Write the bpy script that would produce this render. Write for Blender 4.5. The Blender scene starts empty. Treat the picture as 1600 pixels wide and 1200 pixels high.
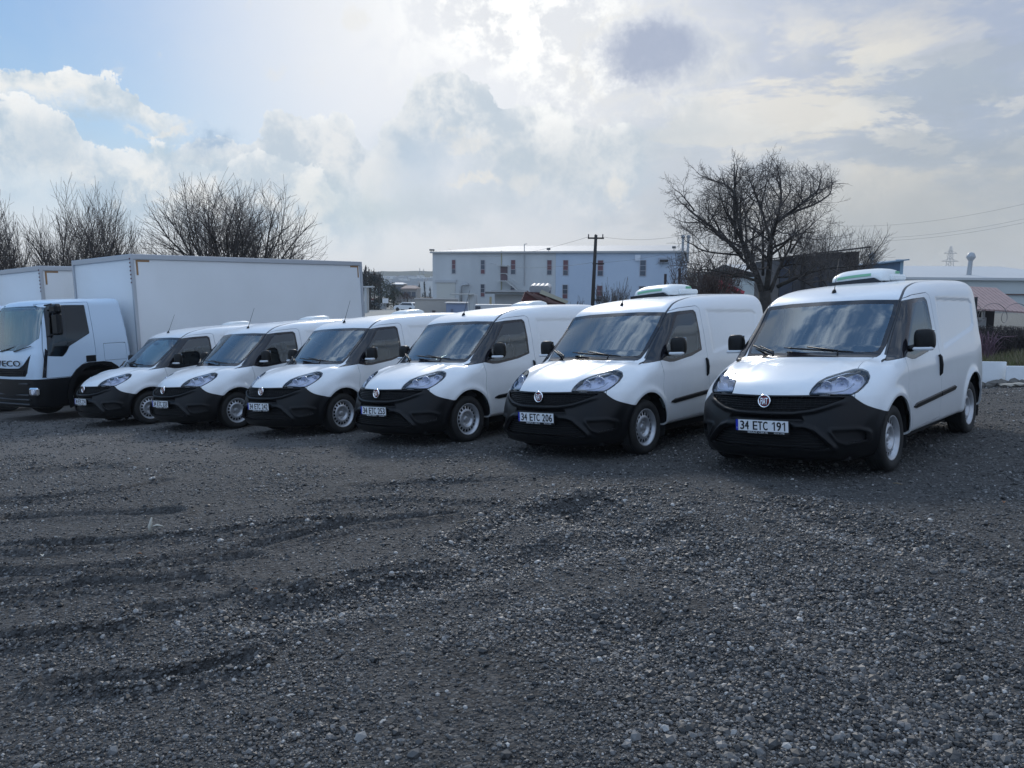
import bpy, math, random
import numpy as np
from mathutils import Matrix, Vector
PI = math.pi
rng = np.random.RandomState(7); random.seed(7)
scene = bpy.context.scene
COL = scene.collection

# ------------------------------------------------------------------ camera, sky, sun, exposure
F_PX, HC = 1236.1, 1.438
def cam_axes(pitch, roll):
    fw = np.array([0, math.cos(pitch), math.sin(pitch)]); up = np.array([0, -math.sin(pitch), math.cos(pitch)]); rt = np.array([1., 0, 0])
    return np.array([rt*math.cos(roll)+up*math.sin(roll), -(rt*math.sin(roll)-up*math.cos(roll)), fw])
RG = cam_axes(-math.atan(145/F_PX), .008)          # camera against the level world
M_LOT = RG.T @ cam_axes(-.0623, -.0398)            # the parking lot slopes away and down to the left
CAMO = np.array([0, 0, HC])
def lot2w(q): return M_LOT @ (np.array(q, float)-CAMO)+CAMO
def at(px, py, Y):                                 # point of the level world seen at a photo pixel, Y metres ahead
    d = RG.T @ np.array([(px-800)/F_PX, -(py-600)/F_PX, 1.]); return CAMO+d*Y/d[1]
cam_d = bpy.data.cameras.new('camera'); cam = bpy.data.objects.new('camera', cam_d); COL.objects.link(cam)
cam_d.sensor_width = 36; cam_d.lens = F_PX/1600*36; cam_d.clip_start = .05; cam_d.clip_end = 9000
mw = Matrix.Identity(4)
for i in range(3):
    mw[i][0] = RG[0][i]; mw[i][1] = RG[1][i]; mw[i][2] = -RG[2][i]; mw[i][3] = CAMO[i]
cam.matrix_world = mw; scene.camera = cam
scene.render.resolution_x, scene.render.resolution_y = 1024, 768
scene.view_settings.view_transform = 'Standard'; scene.view_settings.look = 'None'
scene.view_settings.gamma = 1; scene.view_settings.exposure = .2; scene.view_settings.use_curve_mapping = False

SUN_AZ, SUN_EL = math.radians(-3.0), math.radians(31)   # azimuth from +Y towards +X
sd_ = bpy.data.lights.new('sun', 'SUN'); sun = bpy.data.objects.new('sun', sd_); COL.objects.link(sun)
sd_.energy = 1.25; sd_.angle = math.radians(11); sd_.color = (1, .95, .88)
sv = Vector((math.sin(SUN_AZ)*math.cos(SUN_EL), math.cos(SUN_AZ)*math.cos(SUN_EL), math.sin(SUN_EL)))
sun.rotation_euler = sv.to_track_quat('Z', 'Y').to_euler(); sun.location = (0, 60, 40)

class X:                                            # tiny expression wrapper that writes math nodes
    nt = None
    def __init__(s, sock): s.s = sock
    @staticmethod
    def m(op, *a, clamp=False):
        n = X.nt.nodes.new('ShaderNodeMath'); n.operation = op; n.use_clamp = clamp
        for i, v in enumerate(a):
            if isinstance(v, X): X.nt.links.new(v.s, n.inputs[i])
            else: n.inputs[i].default_value = v
        return X(n.outputs[0])
    def __add__(s, o): return X.m('ADD', s, o)
    __radd__ = __add__
    def __sub__(s, o): return X.m('SUBTRACT', s, o)
    def __rsub__(s, o): return X.m('SUBTRACT', o, s)
    def __mul__(s, o): return X.m('MULTIPLY', s, o)
    __rmul__ = __mul__
    def __truediv__(s, o): return X.m('DIVIDE', s, o)
def xmax(a, b): return X.m('MAXIMUM', a, b)
def xmin(a, b): return X.m('MINIMUM', a, b)
def xss(a, b, x):                                   # smoothstep
    n = X.nt.nodes.new('ShaderNodeMapRange'); n.interpolation_type = 'SMOOTHSTEP'
    X.nt.links.new(x.s, n.inputs['Value']); n.inputs['From Min'].default_value = a; n.inputs['From Max'].default_value = b
    return X(n.outputs['Result'])
def xexp(x): return X.m('EXPONENT', x)
def xnoise(vec, scale, detail=5, rough=.55, dist=0., off=(0, 0, 0), scl=(1, 1, 1)):
    mp = X.nt.nodes.new('ShaderNodeMapping'); X.nt.links.new(vec, mp.inputs['Vector'])
    mp.inputs['Location'].default_value = off; mp.inputs['Scale'].default_value = scl
    n = X.nt.nodes.new('ShaderNodeTexNoise'); X.nt.links.new(mp.outputs[0], n.inputs['Vector'])
    n.inputs['Scale'].default_value = scale; n.inputs['Detail'].default_value = detail; n.inputs['Roughness'].default_value = rough
    n.inputs['Distortion'].default_value = dist
    return X(n.outputs[0])
def xcurve(x, pts, lo, hi):                         # float curve through pts, x in [lo, hi]
    n = X.nt.nodes.new('ShaderNodeFloatCurve'); c = n.mapping.curves[0]
    vs = [p[1] for p in pts]; v0, v1 = min(vs), max(vs)
    P = [((p[0]-lo)/(hi-lo), (p[1]-v0)/(v1-v0)) for p in pts]
    while len(c.points) < len(P): c.points.new(.5, .5)
    for q, pt in zip(P, c.points): pt.location = q; pt.handle_type = 'AUTO_CLAMPED'
    n.mapping.update()
    X.nt.links.new(((x-lo)/(hi-lo)).s, n.inputs['Value'])
    return X(n.outputs[0])*(v1-v0)+v0
def lin(*c):
    if len(c) == 1: c = c*3
    return tuple(((v/255)/12.92 if v/255 <= .04045 else ((v/255+.055)/1.055)**2.4) for v in c)
def xmix(f, a, b):                                  # colours: tuples or sockets
    n = X.nt.nodes.new('ShaderNodeMix'); n.data_type = 'RGBA'
    if isinstance(f, X): X.nt.links.new(f.s, n.inputs[0])
    else: n.inputs[0].default_value = f
    for i, v in ((6, a), (7, b)):
        if isinstance(v, tuple): n.inputs[i].default_value = (*v[:3], 1)
        else: X.nt.links.new(v, n.inputs[i])
    return n.outputs[2]

def build_world():
    w = bpy.data.worlds.new('World'); scene.world = w; w.use_nodes = True; nt = w.node_tree; nt.nodes.clear(); X.nt = nt
    out = nt.nodes.new('ShaderNodeOutputWorld'); bg = nt.nodes.new('ShaderNodeBackground'); nt.links.new(bg.outputs[0], out.inputs[0])
    sky = nt.nodes.new('ShaderNodeTexSky'); sky.sky_type = 'NISHITA'; sky.sun_disc = False
    sky.sun_elevation = SUN_EL; sky.sun_rotation = SUN_AZ; sky.air_density = 1.0; sky.dust_density = .8; sky.ozone_density = 1.2
    tc = nt.nodes.new('ShaderNodeTexCoord'); d = tc.outputs['Generated']
    sp = nt.nodes.new('ShaderNodeSeparateXYZ'); nt.links.new(d, sp.inputs[0])
    dx, dy, dz = (X(sp.outputs[i]) for i in range(3))
    az = X.m('ARCTAN2', dx, dy)*57.29578; el = X.m('ARCSINE', dz)*57.29578
    def ae(px, py):
        v = at(px, py, 100)-CAMO; return math.degrees(math.atan2(v[0], v[1])), math.degrees(math.asin(v[2]/np.linalg.norm(v)))
    n1 = xnoise(d, 2.2, 5, .6, .3); n2 = xnoise(d, 7.5, 6, .62, .2, (3, 1, 2)); n3 = xnoise(d, 24, 5, .66, .2, (1, 7, 2)); nb = xnoise(d, 3.0, 2, .5, 0, (8, 3, 4))
    nh = xnoise(d, 4.6, 6, .60, .25, (5, 2, 9), (1, 1, 3.2)); nh2 = xnoise(d, 11, 5, .64, .2, (2, 6, 1), (1, 1, 2.6))
    wa = (xnoise(d, 6, 2, .5, 0, (11, 0, 3))-.5)*5.0+(xnoise(d, 20, 5, .68, 0, (4, 9, 3))-.5)*5.0
    we = (xnoise(d, 6, 2, .5, 0, (2, 15, 7))-.5)*3.6+(xnoise(d, 20, 5, .68, 0, (7, 1, 13))-.5)*4.4
    azw, elw = az+wa, el+we
    sc = nt.nodes.new('ShaderNodeVectorMath'); sc.operation = 'SCALE'; nt.links.new(sky.outputs[0], sc.inputs[0]); sc.inputs[3].default_value = .10
    behind = xmax(xss(.30, -.30, dy), xss(34, 58, el))
    blue = xmix(.8, sc.outputs[0], xmix(xss(2, 22, el), lin(168, 208, 235), lin(112, 168, 228)))
    # milky veil that thickens towards the sun and the right
    vz = xss(-33, -8, azw*.6+az*.4+(24-el)*-.25)
    gx = (az-ae(770, 0)[0])/17; gy = (el-ae(0, -40)[1])/12; glow = xexp(-1*(gx*gx+gy*gy))
    veil = xmin(xmax(vz*.97, xss(11, 1, el)*.9), 1)
    veil = xmin(veil*(1-behind)+behind*xss(.42, .60, n1*.35+n2*.65)*(xss(0, 34, el)*.55+.38), 1)
    front_v = xmix(xss(-12, 24, az), lin(221, 226, 234), lin(168, 181, 198))
    vcol = xmix(xss(9, 0, el), front_v, xmix(xss(-15, 24, az), lin(232, 233, 234), lin(203, 205, 208)))
    side = xss(44, 60, az)*xss(2, 9, el+(n2-.5)*8)*(1-behind); veil = veil*(1-side*.85); blue = xmix(side*.8, blue, lin(92, 134, 190))
    vcol = xmix(behind, vcol, xmix(xss(.35, .65, n2), (.46, .66, .98), (1.06, 1.22, 1.44)))
    blue = xmix(behind*.8, blue, lin(112, 152, 202))
    c = xmix(veil, blue, vcol)
    def gauss(px, py, rx, ry, warp=1.):
        a0, e0 = ae(px, py); gx = ((azw if warp else az)-a0)/rx; gy = ((elw if warp else el)-e0)/ry
        return xexp(-1*(gx*gx+gy*gy))
    # upper right: bluish grey sheet crossed by cream streaks
    c = xmix(xss(2, 13, azw)*xss(8, 14, elw)*xss(50, 34, el)*.9, c, lin(164, 178, 203))
    reg = xss(2, 9, az)*xss(1, 5, el)*xss(46, 26, el)*xss(75, 50, az)
    c = xmix(xmin(xss(.49, .60, nh)*reg*(gauss(1230, 190, 17, 5.0)*1.3+.22), 1), c, lin(222, 219, 211))
    c = xmix(xmin(xss(.50, .58, nh2)*reg*gauss(1300, 185, 15, 4.6)*.8, 1), c, lin(229, 227, 220))
    c = xmix(xss(.50, .42, nh)*reg*.5, c, lin(160, 173, 188))
    c = xmix(xmin(gauss(1400, 360, 14, 4.5)*.75, 1), c, lin(168, 175, 179))
    c = xmix(xmin(gauss(1240, 262, 3.6, 1.3)*.7, 1), c, lin(166, 180, 197)); c = xmix(xmin(gauss(1500, 130, 6, 1.4)*.5, 1), c, lin(168, 182, 196))
    # sun glow through the veil
    c = xmix(xmin(glow*.92, 1), c, (.94, .96, 1.0))
    # cumulus banks: outline = elevation over azimuth, roughened by warped noise
    def bank(c, top, body, lo, hi, fade, k=1., rimw=-1.1, rimc=(.93, .95, .96), nn=None):
        pts = [ae(*q) for q in top]; pts.sort()
        H = xcurve(xmax(xmin(az+wa*.35, hi), lo), pts, lo, hi)
        dd = H-el+we*.40+(n3-.5)*3.4
        inside = xss(0, .22, dd)*xss(lo-2.5, lo+.5, azw)*xss(hi+2.5, hi-.5, azw)
        tone = xss(.43, .57, n2*.6+n3*.4)
        b = xmix(tone, body[0], body[1])
        rim = xexp(xmax(dd, 0)*rimw)*xss(.36, .60, n3*.6+n2*.4)*1.25
        b = xmix(xmin(rim, 1), b, rimc)
        return xmix(xmin(inside*k*xss(fade[1], fade[0], dd), 1), c, b)
    G2 = (lin(184, 203, 219), lin(240, 241, 239))
    c = bank(c, [(-80, 118), (0, 110), (60, 103), (130, 119), (190, 138), (216, 158), (225, 168)], G2, ae(-80, 0)[0], ae(222, 0)[0], (1.2, 2.6))
    c = bank(c, [(-80, 150), (0, 152), (60, 158), (110, 178), (122, 208), (190, 240), (235, 226), (300, 236), (360, 252), (420, 260), (500, 262)], G2, ae(-80, 0)[0], ae(500, 0)[0], (2.5, 6.5), .97, -.9)
    c = bank(c, [(270, 232), (300, 217), (335, 214), (372, 218), (398, 196), (440, 170), (470, 176), (495, 182), (528, 171), (560, 192), (580, 226), (600, 186), (622, 165), (640, 122), (668, 108), (705, 103), (745, 116), (772, 142), (795, 166), (850, 170), (905, 190), (960, 196), (1060, 190)],
             (lin(192, 206, 219), lin(232, 235, 237)), ae(270, 0)[0], ae(1000, 0)[0], (3.0, 8.5), .93, -1.5)
    c = bank(c, [(300, 262), (350, 250), (420, 228), (470, 248), (505, 262), (520, 290)], (lin(200, 213, 224), lin(242, 243, 241)), ae(300, 0)[0], ae(520, 0)[0], (1.2, 4.0), .8, -1.0)
    # blue-grey hollows inside the banks
    for q, k, colr in ((gauss(320, 226, 1.0, .5), .8, lin(165, 190, 216)), (gauss(65, 235, 2.6, 1.5), .6, lin(180, 200, 218)), (gauss(300, 270, 2.2, .8), .6, lin(182, 203, 220)), (gauss(218, 238, 1.2, .7), .6, lin(184, 205, 220)), (gauss(660, 255, 2.6, 2.4), .55, lin(184, 203, 222)), (gauss(690, 325, 7, 1.5), .55, lin(186, 201, 214)), (gauss(570, 320, 4, 1.6), .45, lin(196, 212, 218)), (gauss(850, 250, 5, 2.2), .5, lin(192, 204, 214)), (gauss(1060, 215, 5, 1.6), .5, lin(186, 198, 208))):
        c = xmix(xmin(q*k*1.15, 1), c, colr)
    for px, py, rx, ry, k in ((755, 285, 1.6, .5, .75), (735, 222, 1.5, .6, .5), (968, 292, 1.5, 1.0, .75), (245, 195, 2.6, .32, .6), (552, 28, 1.2, .9, .5), (1245, 50, 1.6, 2.4, .35), (820, 290, 1.0, .9, .4), (1170, 245, 1.5, .7, .5)):
        c = xmix(xmin(xss(.20, 1.05, gauss(px, py, rx, ry)+(n3-.5)*1.6)*k, 1), c, lin(233, 232, 228))
    # bright broken cloud close to the sun and the dark patch beside it
    br = gauss(800, 20, 7.0, 4.2)+gauss(960, 130, 6, 2.2)*.5
    c = xmix(xmin(br*.5, 1), c, lin(214, 218, 224))
    c = xmix(xmin(br*xss(.46, .57, n2*.55+n3*.45)*1.25, 1), c, (1.18, 1.18, 1.15))
    dk = gauss(1003, 84, 4.0, 2.5)+(n2-.5)*.5; c = xmix(xmin(xss(.22, .85, dk)*.88, 1), c, lin(167, 178, 201)); rg = xexp(-1*X.m('ABSOLUTE', dk-.22)*9); c = xmix(xmin(rg*(.2+.8*n3)*.8, 1), c, lin(233, 233, 230))
    fs = nt.nodes.new('ShaderNodeVectorMath'); fs.operation = 'SCALE'; nt.links.new(c, fs.inputs[0]); nt.links.new((.88+behind*.26).s, fs.inputs[3]); c = fs.outputs[0]
    # below the horizon: dull ground tone
    c = xmix(xss(-.5, -3, el), c, (.10, .10, .10))
    nt.links.new(c, bg.inputs[0]); bg.inputs[1].default_value = 1.0
    w.cycles.sampling_method = 'MANUAL'; w.cycles.sample_map_resolution = 512
build_world()

# ------------------------------------------------------------------ materials
MATS = {}
def mat(name, color=(.5, .5, .5), rough=.6, metal=0., spec=.5, coat=0., bump=None, var=None, trans=0., ior=1.45, emit=None):
    if name in MATS: return MATS[name]
    m = bpy.data.materials.new(name); m.use_nodes = True; nt = m.node_tree; X.nt = nt
    b = nt.nodes['Principled BSDF']; MATS[name] = m
    b.inputs['Base Color'].default_value = (*color, 1); b.inputs['Roughness'].default_value = rough
    b.inputs['Metallic'].default_value = metal; b.inputs['Specular IOR Level'].default_value = spec
    b.inputs['Coat Weight'].default_value = coat; b.inputs['Coat Roughness'].default_value = .06
    b.inputs['Transmission Weight'].default_value = trans; b.inputs['IOR'].default_value = ior
    tc = nt.nodes.new('ShaderNodeTexCoord')
    if var:                                         # (scale, amount, second colour[, stretch])
        n = xnoise(tc.outputs['Object'], var[0], 6, .6, .3, scl=var[3] if len(var) > 3 else (1, 1, 1))
        c = xmix(xss(.35, .7, n)*var[1], color, var[2]); nt.links.new(c, b.inputs['Base Color'])
        r = xnoise(tc.outputs['Object'], var[0]*2.3, 4, .6); rr = (r-.5)*.12+rough; nt.links.new(rr.s, b.inputs['Roughness'])
    if bump:                                        # (scale, distance)
        n = xnoise(tc.outputs['Object'], bump[0], 5, .6, scl=bump[2] if len(bump) > 2 else (1, 1, 1)); bn = nt.nodes.new('ShaderNodeBump')
        nt.links.new(n.s, bn.inputs['Height']); bn.inputs['Distance'].default_value = bump[1]; bn.inputs['Strength'].default_value = 1
        nt.links.new(bn.outputs[0], b.inputs['Normal'])
    return m
def dirty(m, col, z0, z1, amt):                      # road film that thins out upwards, broken by noise
    nt = m.node_tree; X.nt = nt; b = nt.nodes['Principled BSDF']; tc = nt.nodes.new('ShaderNodeTexCoord'); sp = nt.nodes.new('ShaderNodeSeparateXYZ'); nt.links.new(tc.outputs['Object'], sp.inputs[0])
    n = xnoise(tc.outputs['Object'], 7, 6, .65, .4, scl=(1, 1, .5)); f = xss(z1, z0, X(sp.outputs[2])+(n-.5)*.5)*amt*(.4+1.2*n); old = b.inputs['Base Color'].links[0].from_socket if b.inputs['Base Color'].links else tuple(b.inputs['Base Color'].default_value)[:3]
    nt.links.new(xmix(xmin(f, 1), old, col), b.inputs['Base Color']); return m
PAINT = mat('white_paint', (.74, .76, .775), .34, spec=.35, coat=.55, var=(.8, .25, (.70, .715, .725)))
BLACKP = mat('black_plastic', (.0040, .0045, .0058), .38, spec=.30, bump=(900, .0003))
dirty(PAINT, (.30, .28, .25), .30, .95, .30)
BLACKG = mat('black_gloss', (.010, .010, .014), .10, spec=.5, coat=.3)
RUBBER = mat('rubber', (.014, .014, .014), .75, bump=(80, .001), var=(9, .4, (.035, .033, .030)))
dirty(BLACKP, (.04, .038, .034), .12, .5, .15)
SILVER = mat('wheel_silver', (.50, .51, .53), .34, metal=.55, var=(14, .4, (.32, .32, .33)))
CHROME = mat('chrome', (.85, .86, .88), .10, metal=1.)
DARK = mat('dark_cavity', (.008, .008, .009), .8)
LINING = mat('cabin_lining', (.035, .036, .038), .8)
SEATM = mat('seat_cloth', (.03, .032, .036), .9)
RED = mat('badge_red', (.16, .012, .02), .25, coat=.5)
PLATEW = mat('plate_white', (.72, .74, .76), .35)
PLATEB = mat('plate_blue', (.01, .03, .40), .35)
INK = mat('plate_ink', (.006, .006, .008), .5)
WHITEP = mat('white_plastic', (.74, .76, .75), .35, var=(4, .4, (.62, .64, .62)))
GREEN = mat('green_print', (.20, .46, .28), .5)
REDL = mat('red_lens', (.35, .01, .01), .15, coat=.5)
ALU = mat('aluminium', (.42, .44, .47), .38, metal=.5)
def glass_mat(name, tint, rfl):
    m = bpy.data.materials.new(name); m.use_nodes = True; nt = m.node_tree; nt.nodes.clear()
    o = nt.nodes.new('ShaderNodeOutputMaterial'); mx = nt.nodes.new('ShaderNodeMixShader')
    t = nt.nodes.new('ShaderNodeBsdfTransparent'); t.inputs[0].default_value = (*tint, 1)
    g = nt.nodes.new('ShaderNodeBsdfGlossy'); g.inputs['Roughness'].default_value = .015; g.inputs[0].default_value = (.84, .93, 1, 1)
    f = nt.nodes.new('ShaderNodeFresnel'); f.inputs[0].default_value = rfl
    nt.links.new(f.outputs[0], mx.inputs[0]); nt.links.new(t.outputs[0], mx.inputs[1]); nt.links.new(g.outputs[0], mx.inputs[2]); nt.links.new(mx.outputs[0], o.inputs[0])
    return m
GLASS = glass_mat('window_glass', (.52, .66, .65), 2.5)
TGLASS = glass_mat('tinted_glass', (.05, .08, .11), 1.6)
DGLASS = glass_mat('door_glass', (.26, .38, .44), 1.95)
REFL = mat('reflector', (.78, .80, .88), .22, metal=.35)
LENS = glass_mat('lamp_lens', (.93, .94, .96), 1.5)

# ------------------------------------------------------------------ mesh helpers
def tag(o, label=None, cat=None, group=None, kind=None):
    if label: o['label'] = label
    if cat: o['category'] = cat
    if group: o['group'] = group
    if kind: o['kind'] = kind
    return o
def empty(name, label, cat, mtx=None, group=None):
    o = bpy.data.objects.new(name, None); COL.objects.link(o); o.empty_display_size = .2
    if mtx is not None: o.matrix_world = mtx
    return tag(o, label, cat, group)
def link(name, me, parent=None, mtx=None):
    o = bpy.data.objects.new(name, me); COL.objects.link(o)
    if parent is not None: o.parent = parent
    if mtx is not None:
        if parent is None: o.matrix_world = mtx
        else: o.matrix_local = mtx
    return o
class MB:
    def __init__(s): s.v = []; s.f = []; s.sm = []
    def add(s, vs, fs, smooth=False):
        n = len(s.v); s.v += [tuple(map(float, v)) for v in vs]; s.f += [tuple(int(i)+n for i in f) for f in fs]; s.sm += [smooth]*len(fs); return s
    def box(s, c, d, rz=0., b=0., R=None):          # centre, full sizes, optional bevel
        hx, hy, hz = d[0]/2, d[1]/2, d[2]/2; b = min(b, hx*.9, hy*.9, hz*.9)
        if b <= 0:
            vs = [(x, y, z) for x in (-hx, hx) for y in (-hy, hy) for z in (-hz, hz)]
            fs = [(0, 1, 3, 2), (4, 6, 7, 5), (0, 4, 5, 1), (2, 3, 7, 6), (0, 2, 6, 4), (1, 5, 7, 3)]
        else:
            vs = []; 
            for sx in (-1, 1):
                for sy in (-1, 1):
                    for sz in (-1, 1):
                        vs += [(sx*hx, sy*(hy-b), sz*(hz-b)), (sx*(hx-b), sy*hy, sz*(hz-b)), (sx*(hx-b), sy*(hy-b), sz*hz)]
            ix = lambda sx, sy, sz, k: ((sx > 0)*4+(sy > 0)*2+(sz > 0))*3+k
            fs = []
            for q in (-1, 1):
                a = [(ix(q, -1, -1, 0), ix(q, 1, -1, 0), ix(q, 1, 1, 0), ix(q, -1, 1, 0)), (ix(-1, q, -1, 1), ix(-1, q, 1, 1), ix(1, q, 1, 1), ix(1, q, -1, 1)), (ix(-1, -1, q, 2), ix(1, -1, q, 2), ix(1, 1, q, 2), ix(-1, 1, q, 2))]
                fs += [t if q > 0 else t[::-1] for t in a]
                for r in (-1, 1):
                    e = [(ix(q, r, -1, 0), ix(q, r, 1, 0), ix(q, r, 1, 1), ix(q, r, -1, 1)), (ix(-1, q, r, 1), ix(1, q, r, 1), ix(1, q, r, 2), ix(-1, q, r, 2)), (ix(q, -1, r, 0), ix(q, -1, r, 2), ix(q, 1, r, 2), ix(q, 1, r, 0))]
                    for k, t in enumerate(e):
                        sgn = q*r*(1 if k == 0 else (-1 if k == 1 else -1))
                        fs.append(t if sgn < 0 else t[::-1])
            for sx in (-1, 1):
                for sy in (-1, 1):
                    for sz in (-1, 1):
                        t = tuple(ix(sx, sy, sz, k) for k in range(3)); fs.append(t if sx*sy*sz > 0 else t[::-1])
        vs = np.array(vs, float)
        if R is not None: vs = vs @ np.array(R).T
        if rz: cc, ss = math.cos(rz), math.sin(rz); vs = vs @ np.array([[cc, ss, 0], [-ss, cc, 0], [0, 0, 1]])
        return s.add(vs+np.array(c), fs)
    def tube(s, p0, p1, r0, r1=None, n=8, cap=True, smooth=True):
        r1 = r0 if r1 is None else r1; p0, p1 = np.array(p0, float), np.array(p1, float); d = p1-p0; L = np.linalg.norm(d); d = d/max(L, 1e-9)
        a = np.cross(d, [0, 0, 1.]) if abs(d[2]) < .9 else np.cross(d, [1., 0, 0]); a /= np.linalg.norm(a); b = np.cross(d, a)
        t = np.linspace(0, 2*PI, n, endpoint=False)[:, None]; ring = np.cos(t)*a+np.sin(t)*b
        s.add(np.vstack([p0+ring*r0, p1+ring*r1]), [(i, (i+1) % n, n+(i+1) % n, n+i) for i in range(n)], smooth)
        if cap: s.add(p0+ring*r0, [tuple(range(n))[::-1]] if n > 2 else []); s.add(p1+ring*r1, [tuple(range(n))])
        return s
    def path(s, pts, rs, n=6, smooth=True):
        pts = np.array(pts, float); k = len(pts); rs = np.broadcast_to(rs, (k,)); V = []
        d = np.gradient(pts, axis=0); d /= np.linalg.norm(d, axis=1)[:, None]+1e-9
        a = np.cross(d[0], [0, 0, 1.]); a = a if np.linalg.norm(a) > .1 else np.cross(d[0], [1., 0, 0]); a /= np.linalg.norm(a)
        t = np.linspace(0, 2*PI, n, endpoint=False)
        for i in range(k):
            a = a-d[i]*a.dot(d[i]); a /= np.linalg.norm(a); b = np.cross(d[i], a)
            V += [pts[i]+rs[i]*(math.cos(q)*a+math.sin(q)*b) for q in t]
        F = [(i*n+j, i*n+(j+1) % n, (i+1)*n+(j+1) % n, (i+1)*n+j) for i in range(k-1) for j in range(n)]
        F += [tuple(range(n))[::-1], tuple((k-1)*n+j for j in range(n))]
        return s.add(V, F, smooth)
    def lathe(s, prof, c=(0, 0, 0), axis=1, n=32, flip=False, smooth=True):   # prof: (radius, offset along axis)
        V = []; k = len(prof)
        for i in range(n):
            t = 2*PI*i/n
            for r, h in prof:
                p = [r*math.cos(t), r*math.sin(t)]; p.insert(axis, h); V.append((p[0]+c[0], p[1]+c[1], p[2]+c[2]))
        F = [(i*k+j, i*k+j+1, ((i+1) % n)*k+j+1, ((i+1) % n)*k+j) for i in range(n) for j in range(k-1)]
        if flip: F = [f[::-1] for f in F]
        return s.add(V, F, smooth)
    def prism(s, poly, lo, hi, axis=2, smooth=False):   # poly in the two other axes (cyclic order), extruded lo..hi
        n = len(poly); V = []
        for h in (lo, hi):
            for a, b in poly:
                V.append({0: (h, a, b), 1: (a, h, b), 2: (a, b, h)}[axis])
        ar = sum(poly[i][0]*poly[(i+1) % n][1]-poly[(i+1) % n][0]*poly[i][1] for i in range(n))
        F = [tuple(range(n))[::-1], tuple(range(n, 2*n))]+[(i, (i+1) % n, n+(i+1) % n, n+i) for i in range(n)]
        if (ar < 0) != (axis == 1): F = [f[::-1] for f in F]
        return s.add(V, F, smooth)
    def mesh(s, name, m):
        me = bpy.data.meshes.new(name); me.from_pydata(s.v, [], s.f); me.materials.append(m)
        me.polygons.foreach_set('use_smooth', s.sm); me.update(); return me
    def build(s, name, m, parent=None, mtx=None): return link(name, s.mesh(name, m), parent, mtx)
def text_mesh(txt, m, box, name='lettering', extrude=.0008, bold=0.):
    """text filling box=(x0,y0,x1,y1) in its own plane"""
    cu = bpy.data.curves.new(name, 'FONT'); cu.body = txt; cu.extrude = extrude; cu.offset = bold; cu.resolution_u = 3
    o = bpy.data.objects.new(name, cu); me = bpy.data.meshes.new_from_object(o); bpy.data.objects.remove(o)
    v = np.empty(len(me.vertices)*3); me.vertices.foreach_get('co', v); v = v.reshape(-1, 3)
    lo, hi = v.min(0), v.max(0); x0, y0, x1, y1 = box
    v[:, 0] = x0+(v[:, 0]-lo[0])/(hi[0]-lo[0])*(x1-x0); v[:, 1] = y0+(v[:, 1]-lo[1])/(hi[1]-lo[1])*(y1-y0)
    me.vertices.foreach_set('co', v.ravel()); me.materials.clear(); me.materials.append(m); me.name = name; return me

# ---- implicit shells: a body given as f(x,y,z)=0, meshed by rays and cut into panels
def ip(x, pts):
    p = np.array(sorted(pts)); xs, ys = p[:, 0], p[:, 1]; h = np.diff(xs); d = np.diff(ys)/h; m = np.zeros(len(xs))
    for i in range(1, len(xs)-1):
        if d[i-1]*d[i] > 0:
            w1 = 2*h[i]+h[i-1]; w2 = h[i]+2*h[i-1]; m[i] = (w1+w2)/(w1/d[i-1]+w2/d[i])
    m[0] = d[0]; m[-1] = d[-1]; x = np.asarray(x, float); i = np.clip(np.searchsorted(xs, x)-1, 0, len(h)-1); t = (x-xs[i])/h[i]
    ex = np.where(t < 0, ys[0]+(x-xs[0])*m[0], np.where(t > 1, ys[-1]+(x-xs[-1])*m[-1], 0)); o = (t < 0) | (t > 1); t = np.clip(t, 0, 1)
    v = ys[i]*(2*t**3-3*t*t+1)+h[i]*m[i]*(t**3-2*t*t+t)+ys[i+1]*(-2*t**3+3*t*t)+h[i]*m[i+1]*(t**3-t*t)
    return np.where(o, ex, v)
def smax(a, b, k):
    h = np.maximum(k-np.abs(a-b), 0)/np.maximum(k, 1e-6); return np.maximum(a, b)+h*h*k*.25
def sst(a, b, x): t = np.clip((x-a)/(b-a), 0, 1); return t*t*(3-2*t)
def sdp(px, py, poly):                              # signed distance to a polygon, negative inside
    P = np.array(poly, float); d = np.full(px.shape, 1e9); ins = np.zeros(px.shape, bool)
    for i in range(len(P)):
        ax, ay = P[i]; bx, by = P[(i+1) % len(P)]; ex, ey = bx-ax, by-ay; wx, wy = px-ax, py-ay
        t = np.clip((wx*ex+wy*ey)/(ex*ex+ey*ey), 0, 1); d = np.minimum(d, (wx-ex*t)**2+(wy-ey*t)**2)
        c = (ay > py) != (by > py)
        with np.errstate(divide='ignore', invalid='ignore'): ins ^= c & (px < ex*(py-ay)/np.where(ey == 0, 1e-12, ey)+ax)
    return np.where(ins, -1, 1)*np.sqrt(d)
def sdl(px, py, pts):                               # distance to an open polyline
    d = np.full(px.shape, 1e9)
    for (ax, ay), (bx, by) in zip(pts[:-1], pts[1:]):
        ex, ey = bx-ax, by-ay; t = np.clip(((px-ax)*ex+(py-ay)*ey)/(ex*ex+ey*ey), 0, 1); d = np.minimum(d, (px-ax-ex*t)**2+(py-ay-ey*t)**2)
    return np.sqrt(d)
def compact(V, N, T):
    u, inv = np.unique(T, return_inverse=True); return V[u], N[u], inv.reshape(T.shape)
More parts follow.
